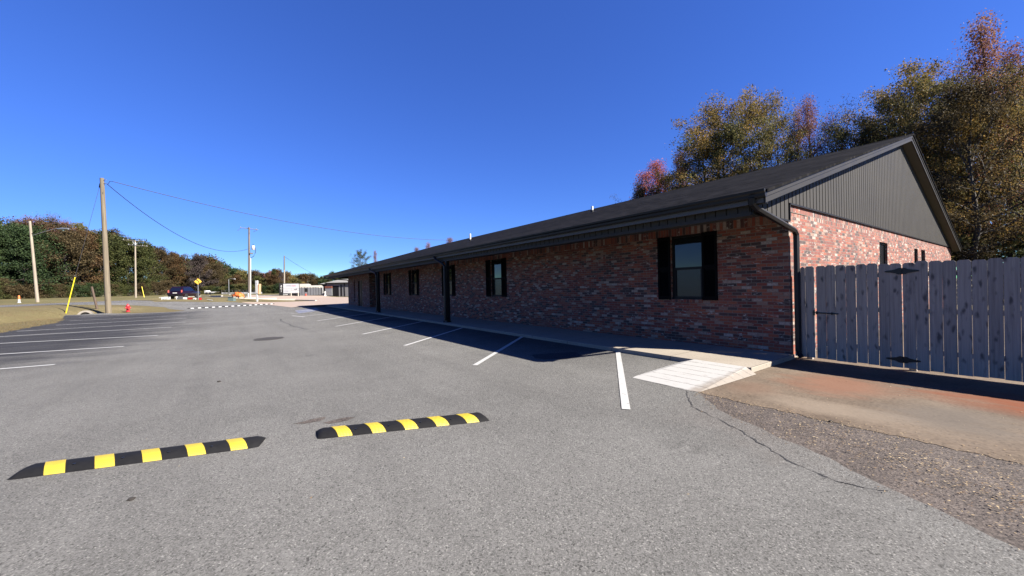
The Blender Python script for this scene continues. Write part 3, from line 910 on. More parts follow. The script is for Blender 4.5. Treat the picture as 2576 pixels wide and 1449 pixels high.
# the body of the wood
SKY_R = [(900, 800), (1200, 720), (1500, 580), (1580, 520), (1630, 450), (1690, 420), (1740, 360), (1790, 300), (1840, 275), (1880, 300), (1910, 285), (1960, 320), (2020, 330), (2060, 370), (2180, 355), (2220, 290), (2260, 225), (2330, 195), (2400, 190), (2470, 170), (2530, 190), (2600, 190), (3200, 150)]
rw = random.Random(21)
for x in (39, 46, 55):
    y = -12 + rw.uniform(0, 3)
    while y < 66:
        k = rw.choice(['oak', 'oak', 'oak', 'sparse', 'edge']); xx_ = x + rw.uniform(-2, 2)
        L_, D_ = to_LD(xx_, y); px_ = PW / 2 + FOC * L_ / D_ if D_ > 3 else 9e3
        top_ = float(np.interp(px_, [q[0] for q in SKY_R], [q[1] for q in SKY_R]))
        hmax = min(16.5, at_depth(px_, top_, D_).z if D_ > 3 else 15)
        if hmax < 4: y += 5; continue
        tree(k, (xx_, y, 0), hmax * rw.uniform(.84, 1.0), rw.choice(['gold', 'olive', 'olive', 'bronze', 'gold']), OLIVE, GB)
        y += rw.uniform(5.0, 7.5)
for i in range(20):
    y = -12 + i * 2.6 + rw.uniform(-1, 1)
    tree('shrub', (35.0 + rw.uniform(0, 3), y, 0), rw.uniform(3.0, 5.0), rw.choice(['green', 'olive', 'dark']), 'dark leafy shrub at the foot of the wood behind the fence', 'shrubs at the foot of the wood', 1.1)
# beyond the far end of the roof
tree_px('oak', 905, 628, 'green', 'bushy green tree peeping over the far end of the roof', D=100, wide=.95)
tree_px('sweetgum', 945, 630, 'mauve', 'small pinkish tree just right of the green tree over the far roof end', D=98, wide=.8)
tree_px('sweetgum', 1050, 622, 'mauve', 'tip of a pinkish tree barely showing over the middle of the roof', D=80)
tree_px('sweetgum', 1075, 609, 'mauve', 'taller pinkish tip showing over the middle of the roof', D=80)
tree_px('sweetgum', 1128, 597, 'mauve', 'pinkish tip nearest the near vent pipe showing over the roof', D=76)

# the wood across the road, left
GL = 'trees of the wood across the road'
LB = {'dark': 'dark evergreen tree at the left end of the wood across the road', 'bronze': 'bronze brown tree in the wood across the road', 'rust': 'rust brown tree in the wood across the road',
      'green': 'dull green leafed tree in the wood across the road', 'olive': 'olive tree in the wood across the road', 'mauve': 'thin mauve tree in the wood across the road', 'gold': 'golden tree in the wood across the road'}
sky_l = [(-120, 545), (0, 552), (30, 566), (60, 560), (110, 545), (140, 556), (180, 562), (215, 566), (260, 572), (300, 592), (345, 604), (385, 616), (415, 622), (440, 640), (452, 668), (480, 655), (520, 642), (560, 664), (600, 684), (650, 683), (700, 680), (740, 690), (790, 692), (830, 686), (880, 684)]
def top_l(px): return float(np.interp(px, [q[0] for q in sky_l], [q[1] for q in sky_l]))
def loc_on_o(px, o):
    d = ray(px, 740); L, D = to_LD(d.x, d.y); t = o / (.99 * L + .141 * D)
    return (d.x * t, d.y * t)
rl = random.Random(5)
px = -110
while px < 452:
    if px < 82: k, lf = 'cedar', 'dark'
    elif px < 130: k, lf = 'edge', rl.choice(['dark', 'green'])
    elif 215 < px < 330: k, lf = 'edge', rl.choice(['green', 'green', 'bronze'])
    else: k, lf = 'edge', rl.choice(['bronze', 'rust', 'bronze', 'rust', 'green'])
    x, y = loc_on_o(px, -80 - rl.uniform(0, 5)); z = tz(x, y); D = SY * x + CY * y
    yt = top_l(px) + rl.uniform(2, 26)
    h = at_depth(px, yt, D).z - z
    tree(k, (x, y, z), h, lf, LB[lf], GL, 1.0 if k == 'cedar' else 1.1)
    px += 2576 / PW * (3.8 / D * FOC)
px = -110
while px < 460:
    lf = 'dark' if px < 60 else rl.choice(['bronze', 'rust', 'bronze', 'green', 'olive'])
    x, y = loc_on_o(px, -90 - rl.uniform(0, 4)); z = tz(x, y); D = SY * x + CY * y
    h = at_depth(px, top_l(px) - rl.uniform(-4, 8), D).z - z
    tree('edge', (x, y, z), h, lf, LB[lf], GL, .9)
    px += 4.6 / D * FOC
for px, yt, lf, lb in ((92, 540, 'mauve', 'thin mauve tree top left of the street light arm'), (118, 536, 'grey', 'bare grey tree top behind the street light arm'), (150, 544, 'mauve', 'thin mauve tree top right of the street light arm')):
    x, y = loc_on_o(px, -92); tree_px('sparse', px, yt, lf, lb, D=SY * x + CY * y, group=GL, bark='bark_pale')
for i in range(24):                                # leafy hem of the wood
    px = -90 + i * 23 + rl.uniform(-6, 6); x, y = loc_on_o(px, -77 - rl.uniform(0, 2)); z = tz(x, y)
    tree('shrub', (x, y, z), rl.uniform(2.4, 4.2), rl.choice(['green', 'dark', 'bronze', 'green']), 'leafy shrub along the foot of the wood across the road', 'shrubs at the foot of the wood across the road', 1.2)
GF = 'far trees beyond the crossroads'
LF = {'bronze': 'brown tree in the far row beyond the crossroads', 'rust': 'rust tree in the far row beyond the crossroads', 'green': 'dull green tree in the far row beyond the crossroads', 'dark': 'dark green tree in the far row beyond the crossroads',
      'olive': 'olive tree in the far row beyond the crossroads', 'grey': 'greyish half bare tree in the far row beyond the crossroads', 'mauve': 'mauve tree in the far row beyond the crossroads', 'red': 'reddish tree in the far row beyond the crossroads', 'gold': 'golden tree in the far row beyond the crossroads'}
tree_px('edge', 505, 640, 'grey', 'greyish brown tree standing taller than its row, behind the yellow road sign', D=118, group=GF, wide=.95)
tree_px('edge', 545, 662, 'bronze', 'brown tree right of the tall greyish tree behind the yellow road sign', D=122, group=GF)
tree_px('sparse', 480, 652, 'grey', 'thin bare tree left of the tall greyish tree', D=122, group=GF)
for D, step, pal in ((128, 13, ['bronze', 'rust', 'green', 'bronze', 'olive']), (150, 12, ['bronze', 'green', 'dark', 'rust', 'olive', 'green'])):
    px = 440
    while px < 900:
        yt = top_l(px) + (rl.uniform(8, 26) if D < 140 else rl.uniform(-4, 8))
        if px > 770: lf, dd = rl.choice(['dark', 'green', 'dark', 'bronze']), D + 60
        elif 640 < px < 690 and D > 140: lf, dd = rl.choice(['mauve', 'rust', 'grey']), D
        elif 715 < px < 770: lf, dd = rl.choice(['rust', 'gold', 'olive']), D + 20
        else: lf, dd = rl.choice(pal), D
        tree_px('far', px, yt, lf, LF[lf], D=dd, group=GF, wide=1.15)
        px += step * rl.uniform(.8, 1.2)
for px, yt, lf in ((688, 676, 'green'), (706, 684, 'grey'), (672, 686, 'rust')):
    tree_px('cedar', px, yt, lf, LF[lf], D=140, group=GF, wide=.8)
for i in range(22):
    px = 455 + i * 19; q = at_depth(px, 740, 118 + (px > 760) * 70); z = tz(q.x, q.y)
    tree('shrub', (q.x, q.y, z), rl.uniform(2.2, 3.4), rl.choice(['green', 'dark', 'olive']), 'low green shrub in the hedge line beyond the crossroads', 'shrubs in the hedge line beyond the crossroads', 1.7)
# ---------------------------------------------------------------- the brick building
XW, Y0, Y1, ZB = 9.15, 3.09, 41.4, .10
XE, XR, XK = 7.27, 19.30, 31.33                 # front eave, ridge, back eave
ZE, SL = 3.15, .2884
YN, YF = 2.76, 43.4                             # roof ends
def roof_z(x): return ZE + SL * (x - XE if x <= XR else XK - x)
BG = thing('brick_building', 'long low brick building with charcoal siding gable and black shingle roof', 'building', (XW, Y0, 0))


def rects(u0, u1, z0, z1, holes):
    us = sorted({u0, u1, *[h[0] for h in holes], *[h[1] for h in holes]}); zs = sorted({z0, z1, *[h[2] for h in holes], *[h[3] for h in holes]})
    for a, b in zip(us, us[1:]):
        for c, d in zip(zs, zs[1:]):
            if not any(h[0] <= a and b <= h[1] and h[2] <= c and d <= h[3] for h in holes): yield a, b, c, d


def wall_x(m, x, u0, u1, z0, z1, holes=(), dep=.11):
    """brick face looking to -X with reveals"""
    for a, b, c, d in rects(u0, u1, z0, z1, holes): m.quad((x, b, c), (x, a, c), (x, a, d), (x, b, d))
    for a, b, c, d in holes:
        q = [(a, c), (b, c), (b, d), (a, d)]
        for (p, r) in zip(q, q[1:] + q[:1]): m.quad((x, p[0], p[1]), (x, r[0], r[1]), (x + dep, r[0], r[1]), (x + dep, p[0], p[1]))


def wall_y(m, y, u0, u1, z0, z1, holes=(), dep=.11):
    for a, b, c, d in rects(u0, u1, z0, z1, holes): m.quad((a, y, c), (b, y, c), (b, y, d), (a, y, d))
    for a, b, c, d in holes:
        q = [(a, c), (b, c), (b, d), (a, d)]
        for (p, r) in zip(q, q[1:] + q[:1]): m.quad((p[0], y, p[1]), (r[0], y, r[1]), (r[0], y + dep, r[1]), (p[0], y + dep, p[1]))


WT, WB = 2.80, 1.18                               # window head and sill
# (near y, far y) of each window with its shutters
WINS = [(4.53, 6.08), (13.2, 14.8), (17.84, 19.40), (22.72, 24.40), (28.05, 29.75)]
holes = [(a + .36, b - .36, WB, WT) for a, b in WINS]
GW = [(16.27, 17.27, 1.25, 2.74), (21.50, 22.20, 1.25, 2.74), (22.88, 23.75, 1.25, 2.74)]
DOOR = (36.1, 37.6, ZB, 2.45)
m = MB()
wall_x(m, XW, Y0, 31.0, -.02, WT, holes)
wall_x(m, XW, 33.8, Y1, -.02, WT, [DOOR, (38.75, 39.1, .5, 2.5)])
wall_x(m, 10.2, 31.0, 33.8, -.02, WT)
wall_y(m, 33.8, XW, 10.2, -.02, WT); m.quad((XW, 31.0, -.02), (10.2, 31.0, -.02), (10.2, 31.0, WT), (XW, 31.0, WT))
wall_y(m, Y0, XW, 30.95, -.02, 2.92, GW)
m.quad((30.95, Y0, 0), (30.95, Y1, 0), (30.95, Y1, 3.1), (30.95, Y0, 3.1)); m.quad((30.95, Y1, 0), (XW, Y1, 0), (XW, Y1, 3.1), (30.95, Y1, 3.1))
m.build('brick_wall', 'brick', BG, True)
m = MB()                                          # upright course along the top
for a, b, x in ((Y0, 31.0, XW), (33.8, Y1, XW), (31.0, 33.8, 10.2)): m.quad((x, b, WT), (x, a, WT), (x, a, 3.02), (x, b, 3.02))
m.quad((XW, 33.8, WT), (10.2, 33.8, WT), (10.2, 33.8, 3.02), (XW, 33.8, 3.02))
m.quad((XW, Y0, 2.92), (30.95, Y0, 2.92), (30.95, Y0, 3.14), (XW, Y0, 3.14))
m.build('soldier_course', 'soldier', BG, True)

# windows of the long front
for a, b in WINS:
    g0, g1 = a + .36, b - .36; x = XW + .07
    m = MB(); fw = .055
    m.box(x, g0, WB, x + .05, g0 + fw, WT); m.box(x, g1 - fw, WB, x + .05, g1, WT)
    m.box(x, g0 + fw, WT - fw, x + .05, g1 - fw, WT); m.box(x - .02, g0 + fw, WB, x + .05, g1 - fw, WB + .07)
    zm = (WB + WT) / 2 - .03
    m.box(x - .004, g0 + fw, zm - .03, x + .046, g1 - fw, zm + .03)
    m.box(x + .006, g0 + fw, WB + .07, x + .03, g0 + fw + .035, zm - .03); m.box(x + .006, g1 - fw - .035, WB + .07, x + .03, g1 - fw, zm - .03)
    w = m.build('window', 'black', BG, True)
    for nm, z0, z1, mt, dx in (('pane', zm + .03, WT - fw, 'glass', .022), ('pane', WB + .07, zm - .03, 'screen', .034)):
        m = MB(); m.quad((x + dx, g1 - fw, z0), (x + dx, g0 + fw, z0), (x + dx, g0 + fw, z1), (x + dx, g1 - fw, z1)); m.build(nm, mt, w, True)
    m = MB(); m.box(XW - .018, g0 + .004, WB - .075, XW + .06, g1 - .004, WB - .002); m.build('sill', 'soldier', w, True)
    for s0, s1 in ((a, g0 - .005), (g1 + .005, b)):
        m = MB(); xs = XW - .035
        m.box(xs, s0, WB - .01, XW - .002, s0 + .05, WT - .004); m.box(xs, s1 - .05, WB - .01, XW - .002, s1, WT - .004)
        for z0, z1 in ((WB - .01, WB + .08), (zm - .04, zm + .05), (WT - .09, WT - .004)): m.box(xs, s0 + .05, z0, XW - .002, s1 - .05, z1)
        z = WB + .09
        while z < WT - .11:
            if not zm - .08 < z < zm + .05: m.quad((xs + .004, s1 - .05, z), (xs + .004, s0 + .05, z), (XW - .004, s0 + .05, z + .036), (XW - .004, s1 - .05, z + .036))
            z += .036
        m.box(XW - .0045, s0 + .01, WB, XW - .001, s1 - .01, WT - .01)
        m.build('shutter', 'shutter', w, True)
for a, b, z0, z1 in GW:
    m = MB(); y = Y0 + .05; fw = .05
    m.box(a, y, z0, a + fw, y + .05, z1); m.box(b - fw, y, z0, b, y + .05, z1); m.box(a + fw, y, z1 - fw, b - fw, y + .05, z1); m.box(a + fw, y, z0, b - fw, y + .05, z0 + fw)
    w = m.build('window', 'black', BG, True)
    m = MB(); m.quad((a + fw, y + .03, z0 + fw), (b - fw, y + .03, z0 + fw), (b - fw, y + .03, z1 - fw), (a + fw, y + .03, z1 - fw)); m.build('pane', 'screen', w, True)
# entrance
m = MB(); x = XW + .06; a, b, z0, z1 = DOOR
m.box(x, a, z0, x + .06, a + .07, z1); m.box(x, b - .07, z0, x + .06, b, z1); m.box(x, a + .07, z1 - .07, x + .06, b - .07, z1); m.box(x, a + .48, z0, x + .058, a + .54, z1 - .07)
d = m.build('door', 'black', BG, True)
m = MB(); m.quad((x + .03, b - .07, z0), (x + .03, a + .54, z0), (x + .03, a + .54, z1 - .07), (x + .03, b - .07, z1 - .07)); m.build('door_leaf', 'black', d, True)
m = MB(); m.quad((x + .03, a + .48, z0), (x + .03, a + .07, z0), (x + .03, a + .07, z1 - .07), (x + .03, a + .48, z1 - .07)); m.build('side_panel', 'door_pale', d, True)
m = MB(); m.tube([(x - .03, a + .62, 1.0), (x - .03, a + .62, 1.25)], .015); m.build('handle', 'steel', d, True)
m = MB(); m.quad((x + .03, 39.1, .5), (x + .03, 38.75, .5), (x + .03, 38.75, 2.5), (x + .03, 39.1, 2.5)); m.build('narrow_window', 'screen', BG, True)

# porch beam with ribbed cladding, ceiling, posts
m = MB(); m.box(7.44, Y0 - .01, 2.78, 7.58, Y1 + .1, 3.05)
y = Y0 + .0
while y < Y1:
    m.box(7.418, y + .011, 2.83, 7.442, y + .189, 3.04); y += .2
m.box(7.408, Y0 - .02, 2.765, 7.60, Y1 + .1, 2.83)
m.build('porch_beam', 'siding', BG, True)
m = MB(); m.box(7.60, Y0, 2.985, XW + 1.04, Y1, 3.0); m.build('porch_ceiling', 'soffit', BG, True)
for y in (15.35, 25.48):
    m = MB(); m.box(7.42, y - .07, ZB, 7.56, y + .07, 2.765); m.box(7.39, y - .1, ZB + .001, 7.59, y + .1, ZB + .03)
    m.build('porch_post', 'black', BG, True, bevel=.006)

# gable cladding: upright boards
m = MB()
def under(x): return roof_z(x) - .16
m.poly([(7.44, Y0 - .004, 2.80), (XW, Y0 - .004, 2.80), (XW, Y0 - .004, 3.16), (30.95, Y0 - .004, 3.16), (30.95, Y0 - .004, under(30.95)), (XR, Y0 - .004, under(XR)), (7.44, Y0 - .004, under(7.44))])
x = 7.445
while x < 30.9:
    for a, b in ((x + .019, x + .181),):
        zb = 2.815 if b < XW + .01 else 3.165
        if min(under(a), under(b)) > zb + .02:
            ya, yb = Y0 - .040, Y0 - .003
            vs = [(a, ya, zb), (b, ya, zb), (b, ya, under(b)), (a, ya, under(a)), (a, yb, zb), (b, yb, zb), (b, yb, under(b)), (a, yb, under(a))]
            m.add(vs, [(0, 1, 2, 3), (1, 5, 6, 2), (4, 0, 3, 7), (4, 5, 1, 0)])
    x += .2
m.build('gable_siding', 'siding', BG, True)
m = MB(); m.box(XW - .01, Y0 - .045, 3.135, 30.97, Y0 - .001, 3.17); m.box(XW - .03, Y0 - .04, 2.80, XW + .003, Y0 - .002, 3.134); m.box(7.41, Y0 - .045, 2.78, XW - .031, Y0 - .026, 2.815)
m.build('trim_strip', 'black', BG, True)
m = MB(); m.poly([(7.44, Y1 + .02, 2.8), (7.44, Y1 + .02, under(7.44)), (XR, Y1 + .02, under(XR)), (30.95, Y1 + .02, under(30.95)), (30.95, Y1 + .02, 2.8)]); m.build('gable_siding', 'siding', BG, True)

# roof
m = MB(); th = .05
for xa, xb in ((XE - .05, XR), (XK + .05, XR)):
    za, zb = roof_z(XE) - SL * .05, roof_z(XR)
    vs = [(xa, YN - .03, za), (xb, YN - .03, zb), (xb, YF + .03, zb), (xa, YF + .03, za)]
    lo = [(p[0], p[1], p[2] - th) for p in vs]
    fs = [(0, 1, 2, 3), (7, 6, 5, 4), (0, 4, 5, 1), (2, 6, 7, 3), (3, 7, 4, 0)]
    if xa > xb: fs = [f[::-1] for f in fs]
    m.add(vs + lo, fs)
m.prism([(XR - .17, roof_z(XR) - .045), (XR, roof_z(XR) + .014), (XR + .17, roof_z(XR) - .045)], 'y', YN - .032, YF + .032)
rf = m.build('roof', 'shingle', BG, True)
def roof_at(px, py):
    d = ray(px, py); t = (ZE - SL * XE - EYE) / (d.z - SL * d.x); return Vector((d.x * t, d.y * t, EYE + d.z * t))
for px, py, pt in ((1183, 606, 588), (1490, 534, 519)):
    p = roof_at(px, py); q = at_depth(px, pt, depth_of(p)); h = q.z - p.z
    m = MB(); m.tube([p - Vector((0, 0, .1)), p + Vector((0, 0, h))], .055, 12); v = m.build('vent_pipe', 'pvc', rf, True, smooth=True)
for px, py in ((1183, 606), (1490, 534)):
    p = roof_at(px, py); m = MB(); m.M = Matrix.Translation(p) @ Matrix.Rotation(-math.atan(SL), 4, 'Y'); m.lathe([(.22, .004), (.2, .014), (.085, .03), (.07, .11)], 14)
    m.build('vent_flashing', 'black', rf, True, smooth=True)
for yn, sg in ((YN, 1), (YF, -1)):                # stepped rake boards and the soffit under them
    m = MB()
    for x0, x1 in ((XE, XR), (XR, XK)):
        for y0, y1, t0, t1 in ((yn, yn + sg * .03, .05, .125), (yn + sg * .018, yn + sg * .045, .125, .23)):
            A = [(x0, roof_z(x0) - t0), (x1, roof_z(x1) - t0), (x1, roof_z(x1) - t1), (x0, roof_z(x0) - t1)]
            m.prism(A, 'y', min(y0, y1), max(y0, y1))
    m.build('rake_board', 'trim', BG, True)
    m = MB(); ye = Y0 - .03 if sg > 0 else Y1 + .03
    for x0, x1 in ((XE + .02, XR), (XR, XK - .02)):
        q = [(x0, yn + sg * .046, roof_z(x0) - .2), (x1, yn + sg * .046, roof_z(x1) - .2), (x1, ye, roof_z(x1) - .2), (x0, ye, roof_z(x0) - .2)]
        m.add(q + [(p[0], p[1], p[2] + .02) for p in q], [(0, 1, 2, 3), (7, 6, 5, 4), (0, 4, 5, 1), (2, 6, 7, 3)])
    m.build('soffit', 'soffit', BG, True)
m = MB(); m.prism([(XE + .012, 2.93), (7.44, 2.93), (7.44, 3.10), (XE + .012, 3.08)], 'y', YN + .05, Y0 - .03); m.build('eave_return', 'trim', BG, True)
m = MB(); m.box(XE + .012, Y0 - .029, 2.95, 7.44, YF, 2.965); m.box(XE + .001, YN + .05, 2.93, XE + .011, YF - .05, 3.09); m.build('eave_soffit', 'soffit', BG, True)
m = MB(); prof = [(XE, 3.135), (XE, 3.01), (XE - .06, 3.01), (XE - .075, 3.035), (XE - .08, 3.075), (XE - .112, 3.10), (XE - .118, 3.14), (XE - .108, 3.14), (XE - .10, 3.108), (XE - .07, 3.083), (XE - .065, 3.02), (XE - .008, 3.02), (XE - .008, 3.135)]
m.prism(prof, 'y', YN, YF); m.prism(prof[:7], 'y', YN - .004, YN); m.prism(prof[:7], 'y', YF, YF + .004)
m.build('gutter', 'gutter', BG, True)
for path in ([(7.21, 2.97, 3.03), (7.22, 2.98, 2.94), (7.40, 2.985, 2.88), (9.10, 2.98, 2.60), (9.21, 2.985, 2.52), (9.215, 2.985, 2.40), (9.215, 2.985, .17), (9.18, 2.93, .05)],
             [(7.21, 43.1, 3.02), (7.24, 43.0, 2.88), (7.5, 42.5, 2.78), (9.12, 41.6, 2.62), (9.2, 41.5, 2.45), (9.2, 41.5, .12)],
             [(7.21, 16.1, 3.02), (7.23, 16.0, 2.88), (7.34, 15.5, 2.66), (7.36, 15.36, 2.55), (7.36, 15.36, .18), (7.28, 15.36, .13)],
             [(7.21, 26.5, 3.02), (7.23, 26.4, 2.88), (7.34, 25.62, 2.66), (7.36, 25.49, 2.55), (7.36, 25.49, .18), (7.28, 25.49, .13)]):
    m = MB(); m.tube(path, .056, 6); m.build('downspout', 'gutter', BG, True, bevel=.006)

# painted kerb ramp at the end of the walkway
m = MB()
tl, tr, bl, br = (WX - .001, 4.06, .102), (WX - .001, 3.12, .102), (5.40, 4.12, .016), (5.36, 3.06, .016)
m.quad(tl, bl, br, tr); m.quad(tr, br, (5.42, 2.97, .014), (7.16, 2.93, .014)); m.quad((7.16, 4.32, .016), (5.55, 4.16, .016), bl, tl); m.poly([tr, (7.16, 2.93, .014), (7.25, 3.02, .014)])
rm = m.build('kerb_ramp', 'ramp'); tag(rm, 'worn white painted kerb ramp at the near end of the walkway', 'ramp')

# ---------------------------------------------------------------- fence and gate
FX = 9.25
FN = thing('wooden_fence', 'grey stained picket fence with gate beside the brick gable wall', 'fence', (FX, 3.0, 0))
rf_ = random.Random(11)
def pickets(ys, seed):
    m = MB()
    for y1, y0 in ys:
        z1 = 1.865 + rf_.uniform(-.012, .012); z0 = .055 + rf_.uniform(-.01, .01); c = .026; dx = rf_.uniform(-.003, .003); tl_ = rf_.uniform(-.003, .003)
        m.prism([(y0, z0), (y1, z0), (y1 + tl_, z1 - c), (y1 - c + tl_, z1), (y0 + c + tl_, z1), (y0 + tl_, z1 - c)], 'x', FX + dx, FX + .015 + dx)
    return m
def run(y, n, pitch=.152):
    out = []
    for i in range(n):
        gp = rf_.choice([.001, .002, .003, .005, .008]); out.append((y - gp / 2, y - pitch + gp / 2)); y -= pitch
    return out
m = pickets([(3.05, 2.94), (2.935, 2.862), (2.858, 2.712)], 1)
for z in (.32, 1.0, 1.62): m.box(FX + .022, 2.735, z, FX + .052, 3.06, z + .085)
m.build('picket_panel', 'fence', FN, True)
m = pickets(run(2.682, 8, .1497), 2)
for z in (.32, 1.0, 1.62): m.box(FX + .022, 1.50, z, FX + .052, 2.665, z + .085)
gate = m.build('gate', 'fence', FN, True)
m = pickets(run(1.474, 36), 3)
for z in (.32, 1.0, 1.62): m.box(FX + .026, -4.0, z, FX + .064, 1.42, z + .085)
m.build('picket_panel', 'fence', FN, True)
for y in (2.83, 1.38, -1.0, -3.4):
    m = MB(); m.box(FX + .07, y - .045, -.05, FX + .16, y + .045, 1.84); m.build('fence_post', 'fence', FN, True)
def hinge(z):
    m = MB()
    half = [(.008, .052), (.03, .056), (.052, .05), (.075, .034), (.12, .024), (.17, .017), (.2, .012), (.212, .004)]
    for sg in (1, -1):
        up = [(1.484 + sg * a, z + b) for a, b in half]; dn = [(1.484 + sg * a, z - b) for a, b in half[::-1]]
        m.prism(up + dn, 'x', FX - .012, FX - .005)
    m.tube([(FX - .015, 1.484, z - .055), (FX - .015, 1.484, z + .055)], .009, 8)
    h = m.build('hinge', 'iron', gate, True)
    return h
hinge(1.715); hinge(.20)
m = MB(); m.tube([(FX - .02, 2.74, .955), (FX - .02, 2.34, .945)], .009, 8); m.box(FX - .024, 2.665, .92, FX - .004, 2.69, .985); m.box(FX - .024, 2.43, .925, FX - .004, 2.45, .97); m.box(FX - .028, 2.705, .90, FX - .004, 2.735, 1.0)
m.build('latch', 'iron', gate, True)

# ---------------------------------------------------------------- speed bumps
def speed_bump(a, b, label, stripes, w=.29, h=.055, stripe='yellow', name='speed_bump', group=None, bolts=True, cut=0.0, duty=.41, skew=-.55):
    a = Vector(a); b = Vector(b); L = (b - a).length; ang = math.atan2(b.y - a.y, b.x - a.x); c = (a + b) / 2
    t = thing(name, label, 'speed bump', (c.x, c.y, tz(c.x, c.y) + .012), ang, group)
    prof = [(-w / 2, 0), (-w * .48, h * .22), (-w * .36, h * .66), (-w * .22, h * .93), (-w * .08, h), (w * .08, h), (w * .22, h * .93), (w * .36, h * .66), (w * .48, h * .22), (w / 2, 0)]
    xs = [(-L / 2, .12), (-L / 2 + .012, .45), (-L / 2 + .035, .78), (-L / 2 + .07, 1), (L / 2 - .07, 1), (L / 2 - .035, .78), (L / 2 - .012, .45), (L / 2, .12)]
    def sweep(xs, grow, shr=0.0):
        m = MB(); n = len(prof); vs = []
        for x, k in xs:
            for y, z in prof: vs.append((x + cut * (y / w) * (1 if abs(x) > L / 2 - .1 else 0) + shr * y, y * (.85 + .15 * k) if grow == 0 else y, max(z * k, .001) + grow))
        fs = [(i * n + j, (i + 1) * n + j, (i + 1) * n + j + 1, i * n + j + 1) for i in range(len(xs) - 1) for j in range(n - 1)]
        fs += [tuple(range(n)), tuple(range(len(xs) * n - 1, (len(xs) - 1) * n - 1, -1))]
        m.add(vs, fs); return m
    sweep(xs, 0).build('rubber_body', 'rubber', t, smooth=True)
    inner = L - .14; pit = inner / stripes; sw = pit * duty
    for i in range(stripes):
        x = -inner / 2 + pit * (i + .5)
        sweep([(x - sw / 2, 1), (x + sw / 2, 1)], .0025, skew).build('stripe', stripe, t, smooth=True)
    if bolts:
        for i in range(stripes - 1):
            x = -inner / 2 + pit * (i + 1)
            for yy in (-w * .26,):
                m = MB(); m.lathe([(.013, h * .80), (.013, h * .93), (.009, h * .95)], 10, (x, yy, 0)); m.build('bolt', 'iron', t)
    return t
GS = 'yellow and black speed bumps on the asphalt'
def ctr(a, b, off):
    a = Vector((*a, 0)); b = Vector((*b, 0)); d = (b - a).normalized(); n = Vector((-d.y, d.x, 0)) * off
    return a + n, b + n
p, q = P2(10, 1214), P2(650, 1129); a, b = ctr(p, q, .15)
speed_bump(a, b, 'yellow striped black rubber speed bump at the lower left, left of its twin', 5, group=GS)
p, q = P2(787, 1110), P2(1226, 1063); a, b = ctr(p, q, .15)
speed_bump(a, b, 'yellow striped black rubber speed bump nearer the ramp, beside the rusty patch', 5, group=GS, cut=-.07)
a, b = at(472, 777), at(690, 765)
speed_bump(a, b, 'long low speed bump with white stripes across the far entrance drive', 14, .34, .07, 'white', bolts=False, duty=.45, skew=.5)

p = at(677, 853); m = MB(); m.lathe([(.44, 0), (.44, .008), (.40, .012), (.39, .007), (.02, .007)], 28, (0, 0, .012)); o = m.build('manhole_cover', 'stone'); o.location = p
tag(o, 'dark round cover set into the middle of the car park', 'manhole cover')
for (px, py, s, lb) in ((330, 1261, .026, 'small dark stone on the asphalt below the left speed bump'), (552, 962, .035, 'small dark stone on the open asphalt left of the painted bays'), (2090, 1063, .02, 'tiny dark stone on the tan concrete before the gate')):
    bm = bmesh.new(); bmesh.ops.create_icosphere(bm, subdivisions=2, radius=s)
    for v in bm.verts: v.co *= random.uniform(.8, 1.15); v.co.z *= .6
    me = bpy.data.meshes.new('stone'); bm.to_mesh(me); bm.free(); me.materials.append(MAT['stone'])
    o = bpy.data.objects.new('stone', me); COL.objects.link(o); p = at(px, py); o.location = p + Vector((0, 0, .015)); tag(o, lb, 'stone')

# ---------------------------------------------------------------- poles, wires and things by the road
ZF = lambda ox, oy, s: (lambda zx, zy: ((ox + zx / s) * K, (oy + zy / s) * K))
z1, z4, z5b, z8, zM, z6, zS, zP, z3b = ZF(0, 500, 2.898), ZF(180, 820, 10.35), ZF(0, 600, 4.14), ZF(360, 700, 6.59), ZF(700, 650, 4.83), ZF(480, 780, 6.44), ZF(830, 830, 11.2), ZF(480, 820, 14.49), ZF(640, 820, 11.71)
def gat(q):
    p = at(*q); p.z += ditch(p.x, p.y); return p


def catenary(a, b, sag, n=28):
    return [a.lerp(b, i / n) - Vector((0, 0, 4 * sag * (i / n) * (1 - i / n))) for i in range(n + 1)]


def upright(base, top_q, r0, r1, n=14, d2=None):
    top = at_depth(*top_q, d2 or depth_of(base)); return base - Vector((0, 0, .15)), top


# tall bare pole
pb = gat(z1(945, 1268)); T = thing('utility_pole', 'tall bare brown wooden pole beside the hydrant, holding two cables', 'utility pole', pb)
a, pt = upright(pb, z1(886, 100), 0, 0)
m = MB(); n = 8; m.tube([a.lerp(pt, i / n) for i in range(n + 1)], [.205 - .065 * i / n for i in range(n + 1)], 16); m.build('pole', 'pole', T, True, smooth=True)
rt = Vector((CY, -SY, 0))
m = MB(); u = pt - Vector((0, 0, .45)); m.tube([u + rt * .1, u + rt * .34], .03, 8); m.tube([u + rt * .18 + Vector((0, 0, .3)), u + rt * .36 + Vector((0, 0, .3))], .035, 8); m.build('insulator', 'steel', T, True)
m = MB(); m.tube([a + Vector((0, 0, .15)) - rt * .215, a.lerp(pt, .5) - rt * .19], .016, 6); m.build('ground_wire', 'cable', T, True)
m = MB(); m.tube([u - rt * .16, u - rt * .24 - Vector((0, 0, .35))], .045, 8); m.build('bracket', 'cable', T, True)
ptop = u
# guy wire with yellow guard
gb = gat(z4(175, 1165)); gt = at_depth(*z4(465, 120), depth_of(gb) * 1.0)
T = thing('guy_wire', 'slanting guy wire with bright yellow guard left of the tall bare pole', 'guy wire', gb)
m = MB(); m.tube([gb - Vector((0, 0, .1)), gt], .038, 10); m.build('guard', 'yellow_tube', T, True, smooth=True)
m = MB(); m.tube([gt, u - rt * .2 - Vector((0, 0, .2))], .012, 6); m.build('wire', 'cable', T, True)
